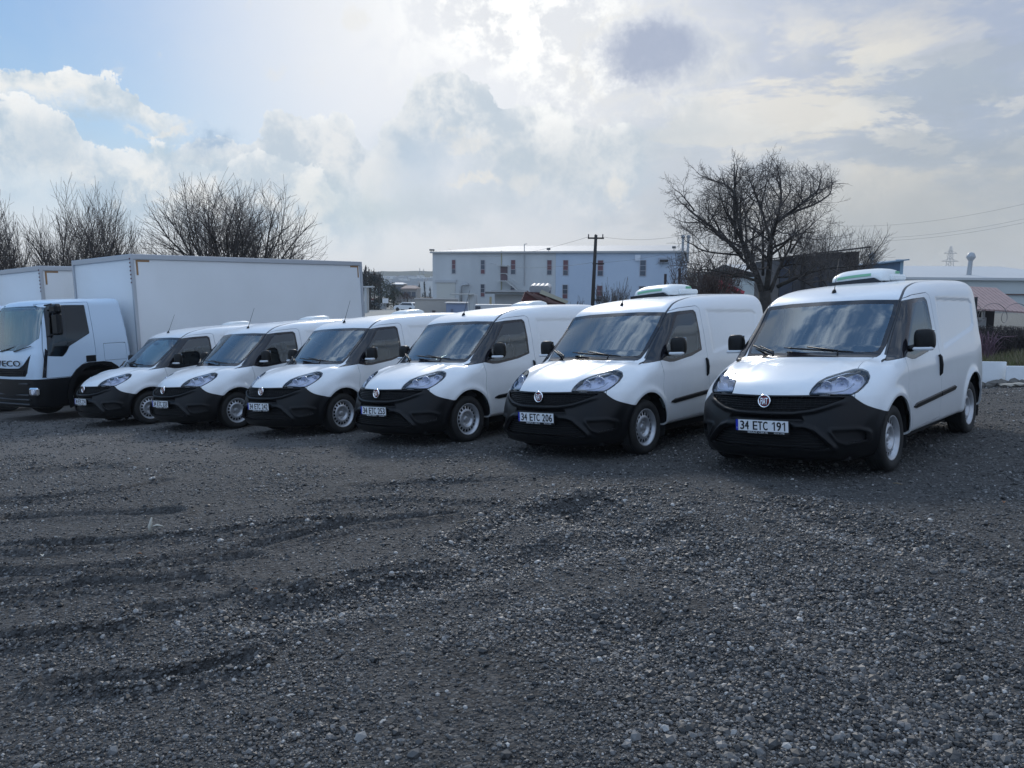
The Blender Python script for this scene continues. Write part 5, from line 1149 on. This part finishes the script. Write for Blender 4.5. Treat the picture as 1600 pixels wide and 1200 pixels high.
MB().box((Lw/2, 15, (ze_-zb_)/2), (Lw, 30, ze_-zb_)).build('wall', WHW, e)
MB().add([(-.3, -.4, ze_-zb_+.02), (Lw+.3, -.4, ze_-zb_+.02), (Lw+.3, 16, zr_-zb_), (-.3, 16, zr_-zb_), (Lw+.3, 32, ze_-zb_), (-.3, 32, ze_-zb_), (-.3, -.4, ze_-zb_-.25), (Lw+.3, -.4, ze_-zb_-.25)], [(0, 1, 2, 3), (3, 2, 4, 5), (6, 7, 1, 0)]).build('roof', WHR, e)
Xr = lambda px: at(px, 455, Yw)[0]-x0_
MB().box((Lw*.75, -.15, zof(1560, 460, Yw)-zb_), (Lw*.55, .12, .14)).build('dark_trim', mat('trim_brown', (.10, .06, .05), .7), e)
MB().tube((Xr(1537), 3, ze_-zb_), (Xr(1538.5), 3, zof(1538, 406, Yw)-zb_), .26, .22, 12).lathe([(.001, .95), (.30, .85), (.46, .5), (.46, .35), (.22, 0)], c=(Xr(1538.5), 3, zof(1538, 406, Yw)-zb_), axis=2, n=14).build('chimney', GALV, e)
x, y, g = atg(1481, 420.); g = -3.; H_ = zof(1481, 385, 420.)-g; py = MB()
for sx in (-1, 1):
    for sy in (-1, 1): py.path([(sx*4.2, sy*4.2, 0), (sx*1.4, sy*1.4, H_*.62), (sx*.3, sy*.3, H_)], .11, 4)
for k in range(9):
    t = k/9; w0 = 4.2*(1-t)+.9*t; w1 = 4.2*(1-t-.11)+.9*(t+.11); z0_, z1_ = H_*t*.95, H_*(t+.11)*.95
    for sy in (-1, 1): py.tube((-w0, sy*w0, z0_), (w1, sy*w1, z1_), .06, n=3); py.tube((w0, sy*w0, z0_), (-w1, sy*w1, z1_), .06, n=3)
for q, w_ in ((.88, 3.4), (.74, 4.4)): py.tube((-w_, 0, H_*q), (w_, 0, H_*q), .11, n=4); py.tube((-w_, 0, H_*q), (0, 0, H_*(q+.05)), .07, n=4); py.tube((w_, 0, H_*q), (0, 0, H_*(q+.05)), .07, n=4)
tag(py.build('power_pylon', mat('pylon_steel', (.30, .31, .32), .6), None, T(x, 420., g)), 'distant lattice power pylon above the warehouse roof', 'pylon')
# ---- right edge: white boards, rubble, grass, hedge, ruined hut, post with razor coil
BRD = mat('white_board_panel', (.80, .83, .85), .4, var=(1.2, .3, (.62, .66, .68)))
for i, (p0, p1, tpy, bpy_, Yb, lb) in enumerate(((1500, 1572, 565, 600, 15.6, 'taller white board standing at the lot edge behind the right van'), (1573, 1640, 572, 602, 15.45, 'lower white board standing at the right photo edge'))):
    a_, b_ = at(p0, tpy, Yb), at(p1, tpy, Yb); bz = gz((a_[0]+b_[0])/2, Yb)-.02; w_ = b_[0]-a_[0]; tz = zof((p0+p1)/2, tpy, Yb)
    tag(MB().box(((a_[0]+b_[0])/2, Yb, (bz+tz)/2), (w_, .05, tz-bz), b=.004).build('white_board', BRD), lb, 'board', 'white boards along the lot edge')
rb = np.random.RandomState(8); RBM = mat('rubble', (.10, .092, .082), .9, var=(9, .6, (.17, .16, .14))); RBM2 = mat('rubble_pale', (.36, .33, .28), .85)
for k in range(26):
    px = 1528+rb.rand()*78; Yb = 15.05+rb.rand()*.35; p_ = at(px, 600, Yb); s_ = .05+.09*rb.rand()**2; me = stone_mesh(100+k, 'rubble', .8, 1, RBM)
    o = link('rubble_stone', me, None, T(p_[0], Yb, gz(p_[0], Yb)+s_*.3, rb.rand()*6) @ Matrix.Scale(s_, 4)); tag(o, 'earthy rubble lump at the foot of the white boards', 'stone', 'rubble along the white boards')
for px, py, s_, lb in ((1578, 597, .15, 'pale tan rubble stone in front of the gap between the white boards'), (1592, 602, .13, 'flat pale slab lying at the right edge before the lower board')):
    Yb = 14.95; p_ = at(px, py, Yb); o = link('rubble_stone', stone_mesh(300+int(px), 'rubble', .45, 1, RBM2), None, T(p_[0], Yb, gz(p_[0], Yb)+.04, .3) @ Matrix.Diagonal((s_*1.7, s_, s_*.8, 1))); tag(o, lb, 'stone', 'rubble along the white boards')
def blades(name, x0, x1, y0, y1, n, hgt, m, seed, label, cat='grass', zoff=0.):
    r_ = np.random.RandomState(seed); xx = x0+(x1-x0)*r_.rand(n); yy = y0+(y1-y0)*r_.rand(n); zz = ground_z(xx, yy)+zoff; a = r_.rand(n)*6.28; h = hgt*(.5+.8*r_.rand(n)); w = .010+.012*r_.rand(n); lx = r_.normal(0, .35, n)*h; ly = r_.normal(0, .35, n)*h
    c, s = np.cos(a)*w, np.sin(a)*w; V = np.stack([np.stack([xx-c, yy-s, zz], 1), np.stack([xx+c, yy+s, zz], 1), np.stack([xx+lx, yy+ly, zz+h], 1)], 1).reshape(-1, 3)
    o = link(name, quad_mesh(name, V, np.arange(3*n).reshape(n, 3), m, False)); return tag(o, label, cat, kind='stuff')
GRS = mat('grass_green', (.085, .11, .03), .8, var=(2.5, .8, (.16, .14, .06))); DRY = mat('dry_grass', (.15, .13, .075), .85)
blades('grass', 12.4, 22, 15.9, 26, 42000, .20, GRS, 1, 'rough green grass on the bank behind the white boards'); blades('dry_grass', 12.4, 22, 16.2, 27, 16000, .30, DRY, 2, 'dry yellow grass mixed into the bank')
def bramble(name, px0, px1, pytop, Y, dep, n, seed, label, m, cat='hedge', r=.007, gr=None):
    a_, b_ = at(px0, 455, Y)[0], at(px1, 455, Y)[0]; g = gz((a_+b_)/2, Y); H = zof((px0+px1)/2, pytop, Y)-g; r_ = np.random.RandomState(seed); mb = MB()
    for k in range(n):
        x_ = r_.rand()*(b_-a_)-(b_-a_)/2; y_ = r_.rand()*dep; h = H*(.45+.6*r_.rand()); d = r_.normal(0, .45, 2)*h*.6
        mb.path([(x_, y_, 0), (x_+d[0]*.4, y_+d[1]*.4, h*.6), (x_+d[0], y_+d[1], h), (x_+d[0]*1.7, y_+d[1]*1.5, h*(.75+.3*r_.rand()))], [r*1.3, r, r*.8, r*.5], 3, False)
    return tag(mb.build(name, m, None, T((a_+b_)/2, Y, g)), label, cat, gr)
bramble('bare_hedge', 1522, 1660, 514, 24., 2.2, 1900, 3, 'dense dark bare hedge between the grass bank and the ruined hut', mat('hedge_twig', (.035, .028, .028), .9))
bramble('purple_bush', 1546, 1560, 520, 23.2, .4, 110, 4, 'reddish purple bare bush at the foot of the hedge', mat('purple_twig', (.14, .085, .11), .9), 'shrub', .008)
x, y, g = atg(1560, 29.); X_ = lambda px: at(px, 455, 29.)[0]-x; Z_ = lambda py: zof(1560, py, 29.)-g
e = empty('ruined_hut', 'ruined hut with pinkish corrugated roof and dark open wall at the right edge', 'shed', T(x, y, g)); PK = mat('pink_tile', (.34, .235, .22), .7, var=(3, .5, (.26, .19, .18)))
for k in range(13):
    a0 = X_(1521+7.2*k); a1 = X_(1521+7.2*(k+1)); sl = .35+.1*(k > 8); d0 = .05*k*.25*0
    zt = Z_(468.5+.3*k); zb2 = Z_(482.5+.35*k*(1+.08*k)*.6)
    MB().add([(a0+.25, 2.6, zt+.55), (a1+.25-.03, 2.6, zt+.55), (a1-.03, 0, zb2), (a0, 0, zb2), (a0+.25, 2.6, zt+.49), (a1+.22, 2.6, zt+.49), (a1-.03, 0, zb2-.06), (a0, 0, zb2-.06)], [(0, 1, 2, 3)[::-1], (4, 5, 6, 7), (3, 2, 6, 7), (0, 3, 7, 4), (1, 5, 6, 2)]).build('roof_sheet', PK, e)
MB().box((X_(1568), 2.4, Z_(500)/2+.3), (X_(1620)-X_(1521), .15, Z_(480))).build('wall', mat('hut_dark', (.020, .017, .018), .9), e)
PLS = mat('plaster', (.40, .39, .38), .85, var=(4, .5, (.30, .29, .28)))
MB().box((X_(1559), 1.2, Z_(507)), (X_(1574)-X_(1544), .15, Z_(499)-Z_(518)), b=.02).build('plaster_remnant', PLS, e)
wf = MB(); 
for px in (1554, 1567): wf.box((X_(px), 1.1, Z_(493)), (.09, .1, Z_(486)-Z_(501)))
for py in (486, 500): wf.box((X_(1560.5), 1.1, Z_(py)), (X_(1569)-X_(1552), .1, .08))
wf.build('window_frame', mat('frame_w', (.55, .54, .52), .6), e)
x, y, g = atg(1526, 21.); tag(MB().box((0, 0, (zof(1526, 464, 21.)-g)/2), (.055, .055, zof(1526, 464, 21.)-g)).build('fence_post', mat('fence_steel', (.03, .032, .035), .6), None, T(x, y, g)), 'dark steel fence post behind the right van', 'post')
cz = zof(1550, 489, 21.5); c0, c1 = at(1518, 455, 21.5)[0], at(1660, 455, 21.5)[0]; t = np.linspace(0, 2*PI*3.9, 220); pts = np.stack([c0+(c1-c0)*t/t[-1]+.30*np.sin(t), 21.5+.15*np.sin(t), cz+.26*np.cos(t)], 1)
tag(MB().path(pts, .008, 4).build('razor_wire', mat('razor', (.17, .155, .16), .5, metal=.3)), 'coil of razor wire stretched above the hedge', 'wire')
# ---- gap between lorry and factory: road, trees, car, houses, hills
ROADM = mat('road_pale', (.32, .305, .27), .85, var=(.08, .6, (.26, .25, .225)))
rd_ = MB(); ys_ = np.linspace(66, 330, 34)
V = []
for yv in ys_:
    for px in (470, 548, 610, 660, 720):
        xx_ = at(px, 455, yv)[0]; V.append((xx_, yv, gz(xx_, yv)+.05))
rd_.add(V, [(i*5+j, i*5+j+1, (i+1)*5+j+1, (i+1)*5+j) for i in range(33) for j in range(4)], True); tag(rd_.build('road', ROADM), kind='structure')
def leafy(name, label, px, Y, pytop, wpx, seed, m, n=2600, cat='tree', group='trees in the gap beside the lorry', cone=0., leaf=.24):
    x, _, g = atg(px, Y); H = zof(px, pytop, Y)-g; W = wpx/F_PX*Y/2; r_ = np.random.RandomState(seed); e = empty(name, label, cat, T(x, Y, g), group)
    MB().path([(0, 0, 0), (.05, 0, H*.5), (0, 0, H*.9)], [W*.12, W*.08, .03], 6).build('trunk', BARK, e)
    k = 26; cx = r_.normal(0, .5, (k, 3)); cx[:, 2] = r_.rand(k)*2.1-1.15; V = []
    for i in range(n):
        c = cx[r_.randint(k)]; hh = np.clip((c[2]*.5+.5)*.9+.04+r_.normal(0, .06), .0, 1.02); wd = (1-cone*hh)*(1-abs(hh-.45)**2*1.2); p = np.array([(c[0]+r_.normal(0, .22))*W*wd, (c[1]+r_.normal(0, .22))*W*wd, hh*H])
        s_ = leaf*H*.1*(.6+r_.rand()); a = r_.normal(0, 1, 3); b = r_.normal(0, 1, 3); a /= np.linalg.norm(a); b /= np.linalg.norm(b); V += [p-a*s_, p+a*s_*.9, p+b*s_]
    link('crown', quad_mesh('crown', np.array(V), np.arange(len(V)).reshape(-1, 3), m, False), e); return e
EVG = mat('evergreen', (.028, .040, .028), .9, var=(.8, .6, (.05, .06, .035))); EVD = mat('evergreen_dark', (.016, .024, .024), .9); BRN = mat('winter_brown', (.085, .055, .050), .9)
leafy('evergreen_tree', 'dark evergreen tree right against the lorry box end', 578, 150., 428, 40, 1, EVD, 3200)
leafy('evergreen_tree', 'broad dark evergreen with ragged top next to the lorry', 595, 165., 434, 36, 2, EVG, 2600)
leafy('evergreen_tree', 'round green tree in the middle of the gap', 615, 158., 441, 24, 3, EVG, 2600)
leafy('evergreen_tree', 'low dark trees behind the white car', 604, 172., 452, 60, 4, EVD, 2600)
leafy('bare_bush', 'reddish brown winter bush behind the white car', 636, 158., 456, 26, 5, BRN, 2200, 'shrub')
leafy('bare_bush', 'reddish brown winter bush beside the factory corner', 668, 170., 461, 24, 6, BRN, 1800, 'shrub')
for i, (px, tp_, lb) in enumerate(((655, 444, 'left one of the slim cypresses beside the factory'), (663, 440, 'tallest slim cypress beside the factory'), (672, 447, 'slim cypress closest to the factory corner'))): leafy('cypress', lb, px, 230.+6*i, tp_, 7, 60+i, EVD, 900, 'tree', 'cypresses', .75, .2)
for i, px in enumerate((571, 578, 585, 592)): simple_tree('bare_tree', 'thin bare treetop above the evergreens beside the lorry', px, 150.+i*2, 415+3*i, 14, 70+i, 'bare treetops above the evergreens', 6, .12, (4, 3), base_frac=.5, depth=2, rmin=.04)
def car(px, Y, label, rz, m, group='cars by the road'):
    x, _, g = atg(px, Y); e = empty('parked_car', label, 'car', T(x, Y, g+.05, rz), group)
    b = MB().prism([(-2.15, .35), (-2.2, .75), (-2.0, 1.0), (-1.75, 1.45), (-1.5, 1.58), (.35, 1.58), (1.05, 1.12), (1.95, .95), (2.2, .70), (2.2, .35)], -.88, .88, axis=1); b.build('body', m, e)
    for sy in (-1, 1): MB().prism([(-1.75, 1.05), (-1.5, 1.45), (.3, 1.45), (.85, 1.1)], sy*.885-.008, sy*.885+.008, axis=1).build('side_window', WIND, e)
    MB().prism([(.42, 1.50), (1.0, 1.13), (1.06, 1.15), (.48, 1.54)], -.75, .75, axis=1).build('windscreen', WIND, e); MB().prism([(-1.98, 1.03), (-1.72, 1.43), (-1.78, 1.45), (-2.04, 1.05)], -.72, .72, axis=1).build('rear_window', WIND, e)
    for a in (-1.35, 1.35):
        for sy in (-.80, .80): MB().tube((a, sy-.11, .33), (a, sy+.11, .33), .34, n=16).build('wheel', RUBBER, e)
    for sy in (-.6, .6): MB().box((2.2, sy, .72), (.06, .3, .14)).build('headlight', mat('hl', (.6, .62, .65), .2), e)
    return e
CW_ = mat('car_white', (.70, .71, .72), .35, coat=.5)
car(635, 142., 'white hatchback at the roadside left of the beige wall', 2.7, CW_); car(656, 149., 'second white car half hidden behind the beige wall', 2.7, CW_)
car(583, 160., 'pale car parked below the red awning near the lorry', .1, mat('car_grey', (.40, .43, .45), .4))
boxthing('container', 593, 601, 474, 158., 2.5, mat('grey_box', (.34, .35, .36), .6), 'small grey cabin beside the pale car', 'cabin', parts='wall'); boxthing('awning', 574, 589, 466.5, 166., 3., mat('red_awn', (.20, .06, .05), .7), 'faded red awning above the pale car', 'awning', base=zof(580, 471.5, 166.), parts='cover')
x, y, g = atg(602, 150.); sgn = empty('sign_board', 'small white sign board among the dark trees', 'sign', T(x, 150., g)); MB().box((0, 0, zof(602, 470, 150.)-g), (.55*2, .1, .65*1.4)).build('board', mat('sign_w', (.7, .7, .7), .5), sgn); MB().tube((0, .1, 0), (0, .1, zof(602, 470, 150.)-g), .05, n=6).build('post', GALV, sgn)
e, w, h = boxthing('street_kiosk', 569, 573, 449, 130., 2., mat('kiosk', (.42, .44, .45), .6), 'narrow pale kiosk with flat roof at the lorry box end', 'kiosk', parts='wall'); MB().box((.3, 1, h+.1), (w+1.2, 2.4, .2)).build('roof', mat('kioskroof', (.55, .56, .57), .6), e)
def house(px0, px1, pye, pyr, Y, label, wall, roof, dep=9.):
    xm, g, w, h, _ = boxpx(px0, px1, pye, Y, dep, -6.); e = empty('house', label, 'house', T(xm, Y, g), 'houses beyond the gap'); MB().box((0, dep/2, h/2), (w*.94, dep, h)).build('wall', wall, e); hr = zof((px0+px1)/2, pyr, Y+dep/2)-g
    MB().add([(-w/2, -.4, h), (w/2, -.4, h), (w*.3, dep/2, hr), (-w*.3, dep/2, hr), (w/2, dep+.4, h), (-w/2, dep+.4, h), (-w/2, -.4, h-.3), (w/2, -.4, h-.3)], [(0, 1, 2, 3), (3, 2, 4, 5), (0, 3, 5), (1, 4, 2), (6, 7, 1, 0)]).build('roof', roof, e)
    for k in range(3): MB().box((w*(-.28+.28*k), -.05, h-1.6), (1.0, .1, 1.3)).build('window', WIND, e)
    return e
house(626, 652, 450.5, 446, 215., 'house with wide pinkish pitched roof in the gap', mat('hw', (.27, .26, .25), .8), mat('hr', (.26, .20, .18), .8)); house(611, 631, 443.5, 441.5, 240., 'house with thin white flat roof edge in the gap', mat('hw2', (.16, .15, .14), .8), mat('hr2', (.55, .55, .55), .6))
# distant hills with town
def ridge(name, Y, pts, seed, m, dep=500):
    pxs = np.linspace(pts[0][0], pts[-1][0], 220); pys = np.interp(pxs, [p[0] for p in pts], [p[1] for p in pts])+1.6*np.array([fbm(np.array([q*.09]), np.array([seed*1.]), seed, 5)[0] for q in pxs])*2; V = []
    for i, (a_, b_) in enumerate(zip(pxs, pys)):
        p = at(a_, b_, Y); V += [(p[0], Y-dep*.9, -12.), (p[0], Y-dep*.35, p[2]*.5-4), (p[0], Y, p[2]), (p[0]*1.05, Y+dep, -12.)]
    n = 220; F = [(i*4+j, (i+1)*4+j, (i+1)*4+j+1, i*4+j+1) for i in range(n-1) for j in range(3)]
    return tag(MB().add(V, F, True).build(name, m), kind='structure')
HILL = mat('hill_wood', (.050, .065, .055), .95, var=(.004, .6, (.09, .10, .075)))
ridge('hills', 880., [(-500, 428), (300, 432), (560, 431), (600, 433), (640, 430), (680, 428), (900, 434), (1300, 428), (1450, 430), (1900, 433)], 3, HILL, 220); ridge('far_hills', 1180., [(-100, 421), (400, 424), (600, 424.5), (680, 424), (900, 426), (1400, 424), (1600, 424)], 5, HILL, 200); ridge('near_slope', 560., [(-600, 441), (500, 440), (620, 443), (700, 440), (1200, 444), (1900, 440)], 8, HILL, 150)
rr = np.random.RandomState(5); TWN = [mat('town_white', (.62, .62, .60), .7), mat('town_grey', (.40, .41, .42), .7), mat('town_roof', (.35, .22, .18), .8)]
for k in range(46):
    px = 592+86*rr.rand(); Yh = 430+430*rr.rand()**.8; py = np.interp(Yh, [430, 860], [447, 433])+rr.rand()*2; p = at(px, py, Yh-20); w_ = 4+7*rr.rand(); h_ = 2.5+3.5*rr.rand()
    o = MB().box((0, 0, h_/2-9), (w_, 10, h_+18)).build('distant_house', TWN[k % 2], None, T(p[0], p[1], p[2]-h_/2)); tag(o, 'tiny distant house on the hazy hillside', 'house', 'distant town on the hills')
for px, tpy in ((656, 419), (662, 420)):
    p = at(px, 430, 880.); H_ = zof(px, tpy, 880.)-p[2]+10; tag(MB().tube((0, 0, -10), (0, 0, H_-10), .5, .35, 6).build('distant_mast', mat('mast', (.3, .3, .3), .6), None, T(p[0], p[1], p[2])), 'thin mast on the hazy skyline', 'mast', 'masts on the skyline')

hz = MB().box((60, 740, 11.), (2300, 1560, 50.)); hm = bpy.data.materials.new('haze'); hm.use_nodes = True; hn = hm.node_tree; hn.nodes.clear()
ho = hn.nodes.new('ShaderNodeOutputMaterial'); hv = hn.nodes.new('ShaderNodeVolumePrincipled'); hv.inputs['Color'].default_value = (.93, .97, 1, 1); hv.inputs['Density'].default_value = .00030; hn.links.new(hv.outputs[0], ho.inputs['Volume'])
tag(hz.build('haze', hm), 'thin bluish haze filling the air over the lot and hills', 'haze', kind='stuff')

# ------------------------------------------------------------------ litter on the gravel
WOODL = mat('dry_wood', (.20, .16, .11), .85); LEAFM = mat('dead_leaf', (.20, .09, .04), .8); PALE = mat('pale_stone', (.34, .33, .31), .8, var=(20, .5, (.24, .235, .22))); PAPER = mat('paper', (.48, .46, .40), .8)
def gpt(px, py): x_, y_ = px_ground(px, py); return x_, y_, gz(x_, y_)
for i, (px, py, s_, lb) in enumerate(((1330, 980, .020, 'largest pale flat stone in the gravel on the right'), (598, 1131, .013, 'pale flat stone in the lower centre of the gravel'), (265, 1075, .013, 'pale flake shaped stone at lower left'), (1070, 1132, .012, 'small whitish pebble at the lower centre right'), (668, 750, .022, 'white pebble just in front of the fourth van'), (1203, 945, .010, 'small pale pebble in the coarse gravel band'), (900, 945, .009, 'tiny white pebble in the centre of the gravel'), (1433, 989, .012, 'pale pebble near the right side of the coarse band'), (1163, 931, .010, 'white pebble on the right tyre track'), (830, 946, .008, 'tiny bright pebble left of the centre pebble'), (455, 1092, .014, 'greyish pale pebble at the lower left'), (420, 942, .011, 'pale chip beside the orange leaf'), (1040, 742, .016, 'pale pebble in front of the second van from the right'), (1285, 779, .015, 'white pebble in front of the rightmost van'))):
    x_, y_, z_ = gpt(px, py); o = link('pale_stone', stone_mesh(500+i, 'pale_stone', .4, 1, PALE), None, T(x_, y_, z_+s_*.25, i) @ Matrix.Diagonal((s_*1.5, s_, s_*.8, 1))); tag(o, lb, 'stone', 'pale stones on the gravel')
for i, (p0, p1, r_, lb) in enumerate((((718, 817), (748, 815), .006, 'straight dry stick lying right of the tyre tracks'), ((935, 996), (985, 1004), .003, 'thin curved twig in the middle of the gravel'), ((1155, 1160), (1180, 1171), .004, 'short pale wood splinter at the bottom right'), ((1395, 755), (1410, 757), .006, 'pale wood chip near the front wheel of the rightmost van'), ((1545, 1136), (1562, 1142), .003, 'thin pale straw at the lower right'), ((1270, 792), (1288, 786), .003, 'thin dark twig in front of the rightmost van'))):
    a = np.array(gpt(*p0)); b = np.array(gpt(*p1)); m_ = (a+b)/2+[0, .01, r_*1.5]; a[2] += r_; b[2] += r_; tag(MB().path([a, m_, b], [r_*.6, r_, r_*.5], 6).build('twig', WOODL), lb, 'twig', 'sticks and splinters on the gravel')
for i, (px, py, s_, lb, m_) in enumerate(((398, 918, .03, 'curled orange brown leaf in the rut at the left', LEAFM), (1568, 787, .03, 'rusty brown leaf at the right edge near the van', LEAFM), (66, 867, .028, 'pale tan leaf at the far left track', PAPER), (218, 868, .028, 'tan leaf between the left tyre tracks', LEAFM), (1574, 862, .024, 'yellowish leaf at the right edge', PAPER), (1030, 770, .02, 'small tan leaf in front of the second van', PAPER))):
    x_, y_, z_ = gpt(px, py); V = []; n = 7
    for j in range(n):
        t = j/(n-1); w = math.sin(t*PI)**.8*.45; V += [((t-.5)*s_*1.5, -w*s_, .012*math.sin(t*3)+.008), ((t-.5)*s_*1.5, 0, .004+.01*math.sin(t*3)), ((t-.5)*s_*1.5, w*s_, .014*math.sin(t*3)+.010)]
    o = MB().add(V, [(3*j+k, 3*j+3+k, 3*j+4+k, 3*j+1+k) for j in range(n-1) for k in (0, 1)], True).build('dead_leaf', m_, None, T(x_, y_, z_+.004, i*1.1)); tag(o, lb, 'leaf', 'dead leaves on the gravel')
x_, y_, z_ = gpt(236, 832); pp = MB().path([(0, 0, 0), (-.01, 0, .06), (.01, 0, .13)], [.012, .016, .006], 5).path([(0, .01, .05), (.05, .0, .07), (.10, .01, .055)], [.006, .010, .004], 5); tag(pp.build('husk', PAPER, None, T(x_, y_, z_)), 'upright pale dry husk standing beside the left tyre tracks', 'husk')
